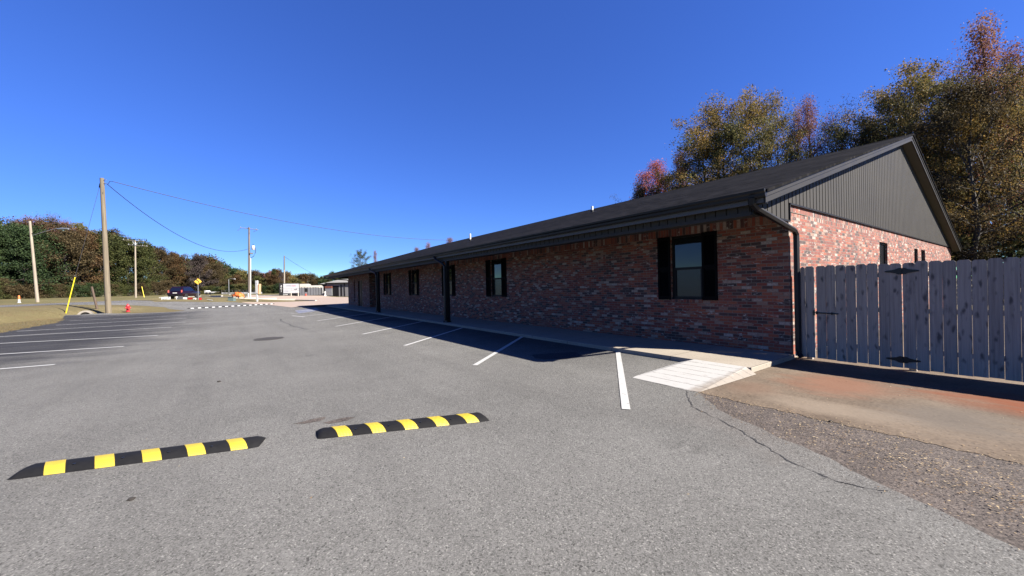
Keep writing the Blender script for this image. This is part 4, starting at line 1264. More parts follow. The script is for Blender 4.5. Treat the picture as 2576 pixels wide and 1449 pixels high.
# cables
def cable(label, a, b, sag, r=.026):
    m = MB(); m.tube(catenary(a, b, sag), r, 6); o = m.build('power_cable', 'cable'); tag(o, label, 'cable')
cable('upper dark cable sloping from the tall bare pole to behind the roof', at_depth(*z1(985, 130), depth_of(pb)), at_depth(1150, 604, 62), 1.3)
pm0 = gat(zM(230, 1180))
cable('lower sagging dark cable from the tall bare pole to the pole with the white transformer', at_depth(*z1(930, 150), depth_of(pb)), at_depth(*zM(215, 468), depth_of(pm0)), 2.35)
m = MB(); q0 = at_depth(*z1(985, 130), depth_of(pb)); q1 = at_depth(*z1(935, 155), depth_of(pb)); mid = at_depth(*z1(955, 128), depth_of(pb)); m.tube([q0, mid, q1, u + rt * .3], .02, 6)
tag(m.build('cable_loop', 'cable'), 'short curled jumper loop joining both cables at the top of the bare pole', 'cable')
# rusty post, culvert, hydrant
p = gat(z4(1165, 1112)); m = MB(); t_ = at_depth(*z4(985, 415), depth_of(p)); m.tube([p - Vector((0, 0, .15)), t_], [.09, .075], 10); o = m.build('leaning_post', 'rust', smooth=True); tag(o, 'short leaning rusty brown post between the yellow guard and the tall pole', 'post')
p = cul + Vector((0, 0, ditch(cul.x, cul.y) + .34)); p1 = gat(z4(930, 1090)) + Vector((0, 0, .05)); ax = (p1 - p); ax.z = 0; ax = ax.normalized()
T = thing('culvert_pipe', 'pale concrete culvert pipe with dark mouth lying in the grass ditch', 'pipe', p)
m = MB(); m.M = Matrix.Translation(p) @ ax.to_track_quat('Z', 'Y').to_matrix().to_4x4()
m.lathe([(.30, .03), (.30, 1.6), (.42, 1.6), (.42, .25), (.46, .2), (.46, 0), (.33, 0), (.30, .03)], 20, cap=False); m.build('pipe', 'concrete_pipe', T, True, smooth=True)
m = MB(); m.M = Matrix.Translation(p) @ ax.to_track_quat('Z', 'Y').to_matrix().to_4x4(); m.lathe([(.30, .12), (.0, .13)], 20); m.build('mouth_shade_disc', 'pipe_shade', T, True)  # near-black disc plugs the bore, standing in for the shade inside the pipe
hp_ = gat(z4(2110, 1195)); T = thing('fire_hydrant', 'small red fire hydrant on the dry grass right of the tall bare pole', 'fire hydrant', hp_)
m = MB(); m.lathe([(.15, 0), (.15, .05), (.11, .06), (.11, .42), (.145, .43), (.145, .48), (.12, .49), (.115, .56), (.085, .64), (.03, .68), (.03, .73)], 18); m.build('body', 'red', T, smooth=True)
m = MB(); m.M = Matrix.Rotation(.5, 4, 'Z'); m.tube([(-.2, 0, .36), (.2, 0, .36)], .06, 12); m.build('side_outlet', 'red', T, smooth=True)
m = MB(); m.M = Matrix.Rotation(.5, 4, 'Z'); m.tube([(0, 0, .30), (0, -.21, .30)], .085, 12); m.build('front_outlet', 'red', T, smooth=True)
# traffic cone post
p = gat(z5b(238, 1278)); T = thing('traffic_delineator', 'orange topped white traffic post at the far side of the road', 'traffic cone', p)
h = height_for(p, *z5b(243, 1185))
m = MB(); m.lathe([(.15, 0), (.15, .05), (.10, .07), (.09, h * .48)], 12); m.build('base', 'white', T, smooth=True)
m = MB(); m.lathe([(.09, h * .48), (.075, h * .9), (.045, h)], 12); m.build('orange_top', 'orange', T, smooth=True)
# street light pole
p = gat(z5b(468, 1268)); D2 = depth_of(p); T = thing('street_light', 'pale leaning wooden pole with a street lamp on a long bracket arm', 'street light', p)
a, t_ = upright(p, z5b(370, 262), 0, 0); m = MB(); m.tube([a, a.lerp(t_, .5), t_], [.15, .125, .105], 12); m.build('pole', 'pole_pale', T, True, smooth=True)
e0, e1 = at_depth(*z5b(402, 442), D2), at_depth(*z5b(700, 352), D2)
m = MB(); m.tube([e0, e0.lerp(e1, .5) + Vector((0, 0, .04)), e1], .035, 8); m.build('bracket_arm', 'steel', T, True)
h0, h1 = at_depth(*z5b(725, 360), D2), at_depth(*z5b(850, 358), D2)
m = MB(); m.tube([e1, h0, h0.lerp(h1, .3), h1], [.04, .09, .16, .10], 10); m.build('lamp_head', 'steel', T, True, smooth=True)
m = MB(); w0 = at_depth(*z5b(398, 418), D2); m.tube([w0 - rt * .02, w0 + rt * .2], .05, 8); m.build('insulator', 'black', T, True)
m = MB(); m.M = Matrix.Translation(h0.lerp(h1, .5) - Vector((0, 0, .18))); m.lathe([(.0, -.08), (.1, -.06), (.14, .06)], 12); m.build('lens', 'greenbox', T, True, smooth=True)
# pole with two crossarms
p = gat(z8(312, 1272)); D3 = depth_of(p); T = thing('utility_pole', 'pale slim pole with two crossarms in front of the brown wood', 'utility pole', p)
a, t_ = upright(p, z8(300, 140), 0, 0); m = MB(); m.tube([a, a.lerp(t_, .5), t_], [.15, .125, .1], 12); m.build('pole', 'pole_pale', T, True, smooth=True)
for q0, q1 in (((50, 128), (480, 160)), ((155, 226), (545, 258))):
    A, B = at_depth(*z8(*q0), D3), at_depth(*z8(*q1), D3); m = MB(); m.tube([A, B], .045, 6); ar = m.build('crossarm', 'pole_pale', T, True)
    m = MB()
    for f in (.04, .25, .75, .96): c = A.lerp(B, f); m.tube([c, c + Vector((0, 0, .22))], .05, 8)
    m.build('insulator', 'steel', ar, True)
c = at_depth(*z8(302, 215), D3); m = MB(); m.M = Matrix.Translation(c - Vector((0, 0, .3))); m.lathe([(.16, 0), (.18, .05), (.18, .5), (.1, .6)], 12); m.build('transformer', 'steel', T, True, smooth=True)
m = MB(); b0 = at_depth(*z8(300, 275), D3)
for q in ((250, 160), (365, 160)): m.tube([b0, at_depth(*z8(*q), D3)], .03, 6)
m.build('brace', 'steel', T, True)
p = gat(z8(482, 1265)); m = MB(); m.tube([p - Vector((0, 0, .1)), at_depth(*z8(430, 1050), depth_of(p))], .045, 8); o = m.build('marker_stake', 'yellow_tube', smooth=True); tag(o, 'thin leaning yellow stake right of the pole with two crossarms', 'stake')
# pole with transformer
p = pm0; DM = depth_of(p); T = thing('utility_pole', 'grey wooden pole carrying a white transformer and one crossarm by the orange bundle', 'utility pole', p)
a, t_ = upright(p, zM(228, 155), 0, 0); m = MB(); m.tube([a, a.lerp(t_, .5), t_], [.19, .16, .125], 14); m.build('pole', 'pole_grey', T, True, smooth=True)
A, B = at_depth(*zM(105, 160), DM), at_depth(*zM(358, 190), DM); m = MB(); m.tube([A, B], .05, 6); ar = m.build('crossarm', 'pole_pale', T, True)
m = MB()
for f in (.0, .42, .9): c = A.lerp(B, f); m.tube([c, c + Vector((0, 0, .2))], .045, 8)
m.build('insulator', 'steel', ar, True)
m = MB()
for q0, q1 in (((105, 165), (62, 205)), ((345, 195), (290, 220))): m.tube([at_depth(*zM(*q0), DM), at_depth(*zM(*q1), DM)], .03, 6)
m.build('fuse_cutout', 'steel', T, True)
c = at_depth(*zM(288, 448), DM); m = MB(); m.M = Matrix.Translation(c - Vector((0, 0, .38))); m.lathe([(.2, 0), (.24, .05), (.24, .62), (.2, .70), (.06, .74)], 14); tr_ = m.build('transformer', 'white', T, True, smooth=True)
m = MB(); m.tube([c + Vector((0, 0, .3)), c + Vector((0, 0, .62))], .04, 8); m.build('bushing', 'black', tr_, True)
m = MB(); c2 = at_depth(*zM(262, 532), DM); m.box(c2.x - .22, c2.y - .12, c2.z - .13, c2.x + .22, c2.y + .12, c2.z + .13); m.build('meter_box', 'grey', T, True, bevel=.02)
m = MB(); m.tube([at_depth(*zM(*q), DM) for q in ((312, 440), (322, 480), (318, 525), (295, 572), (258, 598))], .045, 8); m.build('lead_cable', 'cable', T, True)
r0 = p + rt * .23; m = MB(); m.tube([r0, at_depth(*zM(250, 600), DM)], .075, 10); m.build('riser_pipe', 'white', T, True, smooth=True)
m = MB(); m.tube([p + rt * .2, p + rt * .62 - Vector((0, 0, .1)), ], .06, 8); m.build('pipe_stub', 'white', T, True)
p = at(*z3b(1230, 878)); m = MB(); h = height_for(p, *z3b(1230, 698)); m.tube([p - Vector((0, 0, .05)), p + Vector((0, 0, h))], .13, 14); o = m.build('bollard', 'white', smooth=True); tag(o, 'short white bollard at the foot of the transformer pole', 'bollard')
# far bare pole and its wire
p = at(738 / 4.83 * K + 700 * K, 741); T = thing('utility_pole', 'far pole standing behind the black and white sign, bleached below', 'utility pole', p); Dq = depth_of(p)
t_ = at_depth(*zM(738, 565), Dq); m = MB(); mid = at_depth(*zM(738, 770), Dq); m.tube([p, mid], [.2, .17], 12); m.build('lower_pole', 'pole_pale', T, True, smooth=True)
m = MB(); m.tube([mid, t_], [.165, .13], 12); m.build('upper_pole', 'pole_grey', T, True, smooth=True)
cable('thin far wire dropping right from the far pole behind the sign', t_ - Vector((0, 0, .2)), at_depth(835, 706, Dq * 1.4), .8, .03)

# yellow curve sign
p = at(*zP(1665, 1150)); Ds = depth_of(p); T = thing('road_sign', 'yellow diamond road sign with black curved arrow on a grey post', 'road sign', p)
c = at_depth(*zP(1650, 355), Ds); m = MB(); m.tube([p - Vector((0, 0, .1)), c + Vector((0, 0, .2))], .04, 8); m.build('post', 'steel', T, True)
vw = Vector((-c.x, -c.y, 0)).normalized(); bm_ = Matrix.Translation(c + vw * .06) @ (Matrix.Rotation(.25, 4, 'Z') @ vw.to_track_quat('Y', 'Z').to_matrix().to_4x4())
def plate(name, mt, pts, y0, y1, par):
    m = MB(); m.M = bm_; m.prism(pts, 'y', y0, y1); return m.build(name, mt, par, True)
hd = .43
fc = plate('sign_face', 'yellow_sign', [(0, -hd), (hd, 0), (0, hd), (-hd, 0)], 0, .02, T)
h2 = hd * .93; h3 = hd * .88
m = MB(); m.M = bm_
for (ax_, az_), (bx_, bz_) in (((0, -1), (1, 0)), ((1, 0), (0, 1)), ((0, 1), (-1, 0)), ((-1, 0), (0, -1))):
    m.prism([(ax_ * h2, az_ * h2), (bx_ * h2, bz_ * h2), (bx_ * h3, bz_ * h3), (ax_ * h3, az_ * h3)], 'y', .021, .024)
m.build('border', 'black', fc, True)
m = MB(); m.M = bm_
arc = [(-.10, -.32), (-.10, -.12), (-.08, .0), (-.02, .09), (.06, .15)]
for q0, q1 in zip(arc, arc[1:]):
    dx, dz = q1[0] - q0[0], q1[1] - q0[1]; l = math.hypot(dx, dz); nx, nz = -dz / l * .055, dx / l * .055
    m.prism([(q0[0] - nx, q0[1] - nz), (q1[0] - nx, q1[1] - nz), (q1[0] + nx, q1[1] + nz), (q0[0] + nx, q0[1] + nz)], 'y', .021, .025 + random.uniform(0, .001))
m.prism([(.02, .27), (.10, .04), (.26, .26)], 'y', .0212, .0265)
m.build('arrow', 'black', fc, True)

# maroon car on the road
p = at_depth(*zP(1080, 985), 61); p.z = tz(p.x, p.y) + .01; rd = Vector((*from_os(0, 1), 0)) - Vector((*from_os(0, 0), 0)); ang = math.atan2(rd.y, rd.x) + .09
CAR = thing('parked_car', 'dark maroon sport utility vehicle seen from behind on the road', 'car', p, ang)
def loft(name, secs, mt, par, bev=0, smooth=False):
    """secs: list of (z, x0, x1, halfwidth)"""
    m = MB(); vs = []
    for z, x0, x1, w in secs: vs += [(x0, -w, z), (x1, -w * .96, z), (x1, w * .96, z), (x0, w, z)]
    fs = [(3, 2, 1, 0)] + [(i * 4 + j, i * 4 + (j + 1) % 4, i * 4 + 4 + (j + 1) % 4, i * 4 + 4 + j) for i in range(len(secs) - 1) for j in range(4)] + [tuple(range(len(secs) * 4 - 4, len(secs) * 4))]
    m.add(vs, fs); return m.build(name, mt, par, bevel=bev, smooth=smooth)
body = loft('body', [(.36, -2.42, 2.42, .90), (.62, -2.52, 2.50, .98), (.95, -2.50, 2.48, .99), (1.14, -2.42, 2.30, .95)], 'carpaint', CAR, .07, True)
cab = loft('cabin', [(1.13, -2.38, 1.15, .90), (1.45, -2.22, .80, .82), (1.80, -2.0, .35, .72), (1.87, -1.85, .2, .66)], 'carpaint', CAR, .05, True)
m = MB(); m.quad((-2.425, -.74, 1.18), (-2.425, .74, 1.18), (-2.06, .62, 1.73), (-2.06, -.62, 1.73)); m.M = Matrix.Translation((-.012, 0, .0)); m.build('rear_window', 'carglass', CAR)
for sg in (-1, 1):
    m = MB(); q = [(-1.98, sg * .885, 1.2), (.85, sg * .885, 1.2), (.35, sg * .745, 1.74), (-1.85, sg * .745, 1.74)]
    q = [(a_, b_ + sg * .015, c_) for a_, b_, c_ in q]; m.poly(q if sg < 0 else q[::-1]); m.build('side_window', 'carglass', CAR)
    m = MB(); m.box(-2.53, sg * .86 - .075, .98, -2.40, sg * .86 + .075, 1.36); m.build('tail_lamp', 'lamp_red', CAR, bevel=.02)
    m = MB(); m.tube([(-1.9, sg * .62, 1.93), (.1, sg * .62, 1.93)], .025, 6); m.build('roof_rail', 'black', CAR)
    m = MB(); m.box(.65, sg * 1.05 - .09, 1.18, .8, sg * 1.05 + .09, 1.34); m.build('mirror', 'black', CAR, bevel=.02)
    for x in (-1.5, 1.52):
        m = MB(); m.M = Matrix.Translation((x, sg * .88, .39)) @ Matrix.Rotation(math.pi / 2, 4, 'X'); m.lathe([(.22, -.13), (.37, -.13), (.39, -.09), (.39, .09), (.37, .13), (.22, .13)], 24)
        w = m.build('wheel', 'tyre', CAR, smooth=True)
        m = MB(); m.M = Matrix.Translation((x, sg * .88, .39)) @ Matrix.Rotation(math.pi / 2, 4, 'X'); m.lathe([(.23, -.125), (.05, -.11), (.05, .11), (.23, .125)], 20); m.build('rim', 'rim', w, smooth=True)
m = MB(); m.box(-2.60, -.88, .46, -2.46, .88, .70); m.build('bumper', 'black', CAR, bevel=.03)
m = MB(); m.box(-2.54, -.27, .86, -2.505, .27, 1.0); m.build('number_plate', 'white', CAR)

# boards lying and standing on the grass island
def board(name, q0, q1, mt, label, cat='yard sign', lean=.15, legs=True, rz=0):
    x0, y0 = q0; x1, y1 = q1
    base = at_depth(*zP((x0 + x1) / 2, max(y0, y1)), 53 if y1 > 850 else 90); base.z = tz(base.x, base.y) + .02; D = depth_of(base)
    a = at_depth(*zP(x0, y1), D); b = at_depth(*zP(x1, y1), D); h = at_depth(*zP(x0, y0), D).z - a.z; w = (b - a).length
    vw = Vector((-base.x, -base.y, 0)).normalized(); an = math.atan2(vw.y, vw.x) + math.pi / 2
    T = thing(name, label, cat, base, an)
    m = MB(); m.M = Matrix.Rotation(rz, 4, 'Y') @ Matrix.Rotation(lean, 4, 'X'); m.box(-w / 2, -.03, .03, w / 2, .0, h); m.build('panel', mt, T, bevel=.008)
    if legs:
        for s in (-.3, .3): m = MB(); m.tube([(s * w, .02, -.05), (s * w, .02, h * .5)], .012, 6); m.build('wire_leg', 'steel', T)
board('yard_sign', (75, 955), (215, 1050), 'white', 'low white board lying left of the taller white board beside the car')
board('yard_sign', (215, 920), (425, 1050), 'white', 'taller white board on the verge left of the car')
board('yard_sign', (735, 865), (955, 1000), 'white', 'white board standing behind the grey one below the car plate', lean=.05)
board('yard_sign', (800, 930), (975, 1080), 'grey', 'dull grey board leaning in front of the white one behind the car', lean=.35)
board('yard_sign', (1010, 955), (1150, 1055), 'white', 'small tilted white board between the grey board and the red one', lean=.25, rz=.12)
board('yard_sign', (1225, 960), (1390, 1055), 'red', 'bright red board fallen on the kerb beside the car wheel', lean=.6, rz=-.1)
board('yard_sign', (1450, 950), (1495, 1015), 'white', 'tiny white card left of the slightly taller white card by the sign post', lean=.1)
board('yard_sign', (1510, 935), (1568, 1020), 'white', 'small upright white card just left of the yellow sign post', lean=.1)
board('yard_sign', (1700, 880), (1800, 980), 'red', 'dull red board just right of the yellow sign post', lean=.3)
board('fallen_board', (2060, 985), (2260, 1050), 'white', 'white board lying tilted on the grass island right of the yellow sign', 'board', lean=.9, legs=False, rz=.2)
board('litter_bag', (2100 + 900, 700), (2100 + 960, 760), 'white', 'small white scrap on the field edge left of the orange bundle', 'litter', lean=.5, legs=False)

# orange bundle
p = at(*z3b(880, 880)); D = depth_of(p); w = (at_depth(*z3b(1075, 880), D) - at_depth(*z3b(685, 880), D)).length; h = height_for(p, *z3b(880, 668))
T = thing('tarp_bundle', 'big crumpled orange plastic bundle tied with dark straps on the grass island', 'bundle', p, YAW)
bm = bmesh.new(); bmesh.ops.create_icosphere(bm, subdivisions=4, radius=1)
for v in bm.verts:
    c = v.co; r = 1 + .10 * math.sin(5 * c.x + 3 * c.z) + .07 * math.sin(9 * c.y + 4 * c.x) + .06 * math.sin(13 * c.z - 7 * c.x)
    v.co = Vector((c.x * r * w / 2, c.y * r * w * .3, max(0, (c.z * r * .5 + .46) * h * 1.02)))
me = bpy.data.meshes.new('sheeting'); bm.to_mesh(me); bm.free(); me.materials.append(MAT['orange'])
for f in me.polygons: f.use_smooth = random.random() > .35
o = bpy.data.objects.new('sheeting', me); COL.objects.link(o); o.parent = T
for sx, lean in ((-.27, .25), (.2, -.35)):
    m = MB(); pts = []
    for i in range(13):
        an = math.pi * i / 12; pts.append((w * sx + lean * w * .5 * (math.sin(an) - .5), -math.cos(an) * w * .335, max(.02, math.sin(an) * h * 1.03)))
    m.tube(pts, .035, 6); m.build('strap', 'black', T)
# green grey utility box
p = at(*z3b(655, 972)); D = depth_of(p); w = (at_depth(*z3b(745, 972), D) - at_depth(*z3b(565, 972), D)).length; h = height_for(p, *z3b(655, 845))
T = thing('utility_box', 'low green grey utility cabinet on the grass in front of the orange bundle', 'utility box', p, YAW + .1)
m = MB(); m.box(-w / 2, -.3, -.05, w / 2, .3, h * .92); m.build('cabinet', 'greenbox', T, bevel=.02); m = MB(); m.box(-w / 2 - .02, -.33, h * .92 + .002, w / 2 + .02, .33, h); m.build('lid', 'greenbox', T, bevel=.01)
# white sign post
p = at(*z3b(1540, 998)); D = depth_of(p); T = thing('sign_post', 'white wooden sign post with a tan edge board, seen almost edge on', 'sign', p, YAW)
k_ = D / FOC * K / 11.71; hh = (1000 - 255) * k_
m = MB(); m.box(-.10, -.10, -.1, .10, .10, 300 * k_); m.build('post', 'white', T, bevel=.01)
m = MB(); m.box(-.13, -.16, 290 * k_, .16, .14, hh); m.build('panel', 'white', T, bevel=.01)
m = MB(); m.M = Matrix.Rotation(.05, 4, 'Y'); m.box(.165, -.12, 270 * k_, .27, .4, 630 * k_); m.build('edge_board', 'tanboard', T, bevel=.01)
m = MB(); m.lathe([(.05, 0), (.05, .03)], 10, (.06, -.15, 640 * k_)); m.build('lamp', 'black', T)

# far street lamp, guard fence and white trailer beyond the crossroads
q = at_depth(*z6(1330, 560), 112); b0 = Vector((q.x, q.y, tz(q.x, q.y))); T = thing('street_light', 'small far street lamp with a short curved arm beyond the crossroads', 'street light', b0)
t_ = at_depth(*z6(1326, 375), 112); m = MB(); m.tube([b0, t_], .09, 8); m.build('pole', 'steel', T, True)
e_ = at_depth(*z6(1420, 368), 112); m = MB(); m.tube([t_, t_.lerp(e_, .4) + Vector((0, 0, .25)), e_], .05, 6); m.build('bracket_arm', 'steel', T, True)
m = MB(); m.tube([e_, e_ + rt * .5], [.08, .14], 8); m.build('lamp_head', 'white', T, True)
def seg_pts(qa, qb, D): return at_depth(*z6(*qa), D), at_depth(*z6(*qb), D)
A, B = seg_pts((1190, 605), (1960, 612), 104); A.z = tz(A.x, A.y); B.z = tz(B.x, B.y); T = thing('guard_fence', 'far white slatted roadside barrier with a dark rail above it', 'fence', A)
n = 44; m = MB()
for i in range(n):
    c = A.lerp(B, i / n); c.z = tz(c.x, c.y)
    dv = (B - A).normalized(); ww = .34 if i > 17 else .62
    m.add([tuple(c + dv * s + Vector((0, 0, z)) + Vector((-dv.y, dv.x, 0)) * e) for z in (.1, .62) for s, e in ((0, 0), (ww, 0), (ww, .06), (0, .06))], [(0, 1, 5, 4), (1, 2, 6, 5), (2, 3, 7, 6), (3, 0, 4, 7), (4, 5, 6, 7)])
m.build('white_slats', 'white', T, True)
m = MB(); m.tube([A + Vector((0, 0, 1.15)), B + Vector((0, 0, 1.15))], .035, 6)
for i in range(0, n, 4): c = A.lerp(B, i / n); m.tube([c, c + Vector((0, 0, 1.16))], .03, 6)
m.build('rail', 'grey', T, True)
q = at_depth(*z6(1000, 600), 108); p = Vector((q.x, q.y, tz(q.x, q.y))); T = thing('boat_trailer', 'far low white trailer parked beyond the road right of the car', 'trailer', p, YAW)
m = MB(); m.prism([(-1.5, .4), (1.2, .4), (1.9, .75), (-.9, .8), (-1.1, 1.15), (-1.5, 1.15)], 'y', -.8, .8); m.build('hull', 'white', T, bevel=.04)
for x in (-.8, .2): m = MB(); m.M = Matrix.Translation((x, -.85, .32)) @ Matrix.Rotation(math.pi / 2, 4, 'X'); m.lathe([(.32, -.1), (.32, .1)], 16); m.build('wheel', 'tyre', T)

# black and white sign with street number
p = at(*zS(440, 642)); D = depth_of(p); vw = Vector((-p.x, -p.y, 0)).normalized(); an = math.atan2(vw.y, vw.x) + math.pi / 2 + .12
k_ = D / FOC * K / 11.2
T = thing('monument_sign', 'black sign cabinet with white panel and the number 401 down its side', 'sign', p, an)
X = lambda zx: (zx - 440) * k_ * 1.06
Zh = lambda zy: (645 - zy) * k_
m = MB(); m.box(X(157), .02, -.2, X(722), .5, Zh(225)); m.build('cabinet', 'black', T, bevel=.02)
m = MB(); m.box(X(266), -.03, Zh(555), X(704), .015, Zh(242)); pn = m.build('white_panel', 'panel_white', T)
m = MB()
for zx0, zx1, zy in ((268, 702, 408), (268, 490, 485), (492, 702, 470)): m.box(X(zx0), -.036, Zh(zy) - .018, X(zx1), -.031, Zh(zy) + .018)
m.box(X(488), -.0365, Zh(553), X(492), -.031, Zh(410)); m.box(X(605), -.0362, Zh(553), X(608), -.031, Zh(472))
m.build('divider', 'grey', pn)
m = MB()
for (q0, q1, q2) in (((350, 300), (480, 300), .10), ((330, 350), (420, 335), .05), ((430, 335), (560, 340), .05), ((320, 455), (390, 455), .05), ((310, 520), (400, 505), .06)):
    a_, b_ = Vector((X(q0[0]), -.034, Zh(q0[1]))), Vector((X(q1[0]), -.034, Zh(q1[1]))); m.tube([a_, a_.lerp(b_, .5) + Vector((0, 0, .04)), b_], q2 * .5, 4)
m.build('faint_lettering', plain('grey_print', (.16, .18, .24)), pn)
m = MB()
for q0, q1, r_ in (((495, 298), (610, 298), .09), ((520, 335), (610, 330), .05)):
    m.tube([(X(q0[0]), -.034, Zh(q0[1])), (X(q1[0]), -.034, Zh(q1[1]))], r_ * .5, 4)
m.build('pink_lettering', plain('pink_print', (.42, .07, .14)), pn)
m = MB(); m.box(X(565), -.045, Zh(445), X(640), -.032, Zh(428)); m.box(X(622), -.0451, Zh(428), X(645), -.032, Zh(412)); m.build('arrow_mark', 'black', pn)
def text(body, size, x, z, par, mt='white', name='lettering'):
    cu = bpy.data.curves.new(name, 'FONT'); cu.body = body; cu.size = size; cu.extrude = .01; cu.align_x = 'CENTER'; cu.align_y = 'CENTER'
    o = bpy.data.objects.new(name, cu); COL.objects.link(o); dg = bpy.context.evaluated_depsgraph_get()
    me = bpy.data.meshes.new_from_object(o.evaluated_get(dg)); bpy.data.objects.remove(o); me.materials.clear(); me.materials.append(MAT[mt])
    o = bpy.data.objects.new(name, me); COL.objects.link(o); o.parent = par; o.rotation_euler = (math.pi / 2, 0, 0); o.location = (x, 0, z)
    return o
for ch, zy in (('4', 320), ('0', 400), ('1', 487)): text(ch, 95 * k_, X(211), Zh(zy), T, name='numeral')
text('SMART', 62 * k_, X(350), Zh(602), T)
p2 = at(*zS(610, 655)); T = thing('pipe_rack', 'low white frame of two posts and a rail in front of the black sign', 'frame', p2, an)
m = MB(); w = 105 * k_
for s in (-1, 1): m.box(s * w - .075, -.06, -.05, s * w + .075, .06, 175 * k_)
m.box(-w + .076, -.05, 166 * k_, w - .076, .05, 175 * k_); m.build('posts', 'offwhite', T)
# grey fence, trailers behind it, red bin
A, B = at(*zS(742, 640)), at(*zS(1575, 636)); T = thing('grey_fence', 'long grey panel fence between the black sign and the small house', 'fence', A)
dv = (B - A); dv.z = 0; LN = dv.length; T.rotation_euler = (0, 0, math.atan2(dv.y, dv.x)); k_ = depth_of(A.lerp(B, .5)) / FOC * K / 11.2; fh = 255 * k_
n = 9
for i in range(n):
    m = MB(); m.box(i * LN / n + .03, -.03, 0, (i + 1) * LN / n - .03, .03, fh + random.uniform(-.06, .06)); m.build('panel', 'grey', T)
m = MB()
for i in range(n + 1): m.box(i * LN / n - .05, -.05, 0, i * LN / n + .05, .05, fh + .08)
m.build('posts', 'black', T)
m = MB(); m.box(LN * .21, -.06, fh * .45, LN * .32, -.035, fh * .92); m.build('dark_notice', 'black', T)
c0 = A.lerp(B, .2); n_ = Vector((-dv.y, dv.x, 0)).normalized()
if n_.dot(Vector((SY, CY, 0))) < 0: n_ = -n_
for f0, f1, hx, lb in ((748, 1090, 1.0, 'taller white arched tent roof rising behind the left of the grey fence'), (1120, 1490, .62, 'lower white tent roof rising behind the right of the grey fence')):
    Dt = max(depth_of(A), depth_of(B)) + 4; qa, qb = at_depth(*zS(f0, 640), Dt), at_depth(*zS(f1, 640), Dt); c = qa.lerp(qb, .5); c.z = tz(c.x, c.y)
    T = thing('white_tent', lb, 'tent', c, YAW); L2 = (qb - qa).length; H = at_depth(*zS(f0, 390), Dt).z - c.z - .2
    m = MB(); prof = [(-1.6, H + .0)] + [(-1.6 * math.cos(a_), H + .3 + hx * math.sin(a_)) for a_ in (0, .5, 1.0, 1.57, 2.14, 2.64, 3.14)] + [(1.6, H + .2)]
    m.prism(prof, 'x', -L2 / 2, L2 / 2); m.build('canopy', 'offwhite', T, smooth=True)
    for sx in (-1, 1):
        for sy in (-1, 1): m = MB(); m.tube([(sx * L2 * .48, sy * 1.5, -.1), (sx * L2 * .48, sy * 1.5, H + .25)], .06, 6); m.build('leg', 'steel', T)
p = at(*zS(980, 650)); T = thing('red_bin', 'small faded red bin standing before the grey fence', 'bin', p, YAW); s = 70 * k_
m = MB(); m.lathe([(s * .4, 0), (s * .5, s * .9)], 14); m.build('tub', 'lamp_red', T, smooth=True); m = MB(); m.lathe([(s * .54, s * .9), (s * .54, s), (s * .2, s * 1.08)], 14); m.build('lid', 'lamp_red', T, smooth=True)

# small grey house at the far end of the yard
p = at(*zS(1900, 662)); D = depth_of(p); k_ = D / FOC * K / 11.2; HZ = lambda zy: (662 - zy) * k_; HX = lambda zx: (zx - 1900) * k_
T = thing('small_house', 'small grey house with pale hipped roof at the far end of the yard', 'house', p, YAW + .05)
m = MB(); m.box(HX(1690), 0, -.1, HX(2700), 6, HZ(205)); m.build('wall', 'house', T)
m = MB(); e = HZ(205); x0, x1 = HX(1660), HX(2740); 
m.add([(x0, -.5, e), (x1, -.5, e), (x1, 6.5, e), (x0, 6.5, e), (HX(2010), 3, HZ(75)), (HX(2420), 3, HZ(75)), (x0, -.5, e - .16), (x1, -.5, e - .16), (x1, 6.5, e - .16), (x0, 6.5, e - .16)],
      [(0, 1, 5, 4), (1, 2, 5), (2, 3, 4, 5), (3, 0, 4), (6, 7, 1, 0), (9, 6, 0, 3), (7, 8, 2, 1), (9, 8, 7, 6)]); m.build('roof', 'house_roof', T)
m = MB(); m.box(x0, -.56, e - .18, x1, -.502, e + .02); m.build('fascia', 'black', T)
m = MB(); xa, xb = HX(1500), HX(1689); m.add([(xa, -.8, HZ(240)), (xb, -.8, HZ(240)), (xb, 2, HZ(240)), (xa, 2, HZ(240)), (HX(1590), .6, HZ(195)), (xb, .6, HZ(195))], [(0, 1, 5, 4), (3, 0, 4), (2, 3, 4, 5), (3, 2, 1, 0)]); m.build('porch_roof', 'house_roof', T)
m = MB(); m.box(xa + .25, .3, -.1, xb - .002, 2.2, HZ(242)); m.build('porch_wall', 'black', T)
m = MB(); m.box(HX(1590), -.7, -.1, HX(1612), -.55, HZ(315)); m.build('porch_post', 'white', T)
m = MB(); m.box(HX(1885), -.03, -.05, HX(2090), -.002, HZ(310)); m.build('dark_door', 'black', T)
m = MB(); m.box(HX(2140), -.03, .0, HX(2205), -.002, HZ(272)); m.build('window', 'screen', T)
m = MB(); m.tube([(HX(2290), -.08, -.1), (HX(2280), -.08, HZ(210))], .09, 6); m.build('downspout', 'black', T)
pc = at(*zS(1762, 655)); T = thing('ice_chest', 'pale cabinet with a brown top standing in front of the small house', 'cabinet', pc, YAW + .05)
w = 105 * k_; m = MB(); m.box(-w, -.4, .1, w, .3, (655 - 395) * k_); m.build('cabinet', 'steel', T, bevel=.03)
m = MB(); m.box(-w * 1.05, -.45, (655 - 392) * k_, w * 1.0, .32, (655 - 318) * k_); m.build('top_panel', 'brown', T, bevel=.02)
m = MB(); m.box(-w * .98, -.42, .0, w * .98, .28, .098); m.build('plinth', 'black', T)
m = MB(); m.box(-w * .75, -.415, .35, w * .2, -.402, 1.1); m.build('door_panel', 'house', T)
pf = at(*zS(1870, 655)); T = thing('feather_banner', 'cream banner with a slanted lower edge hanging right of the cabinet', 'banner', pf, YAW + .05)
m = MB(); zz = lambda zy: (655 - zy) * k_; xx = lambda zx: (zx - 1870) * k_
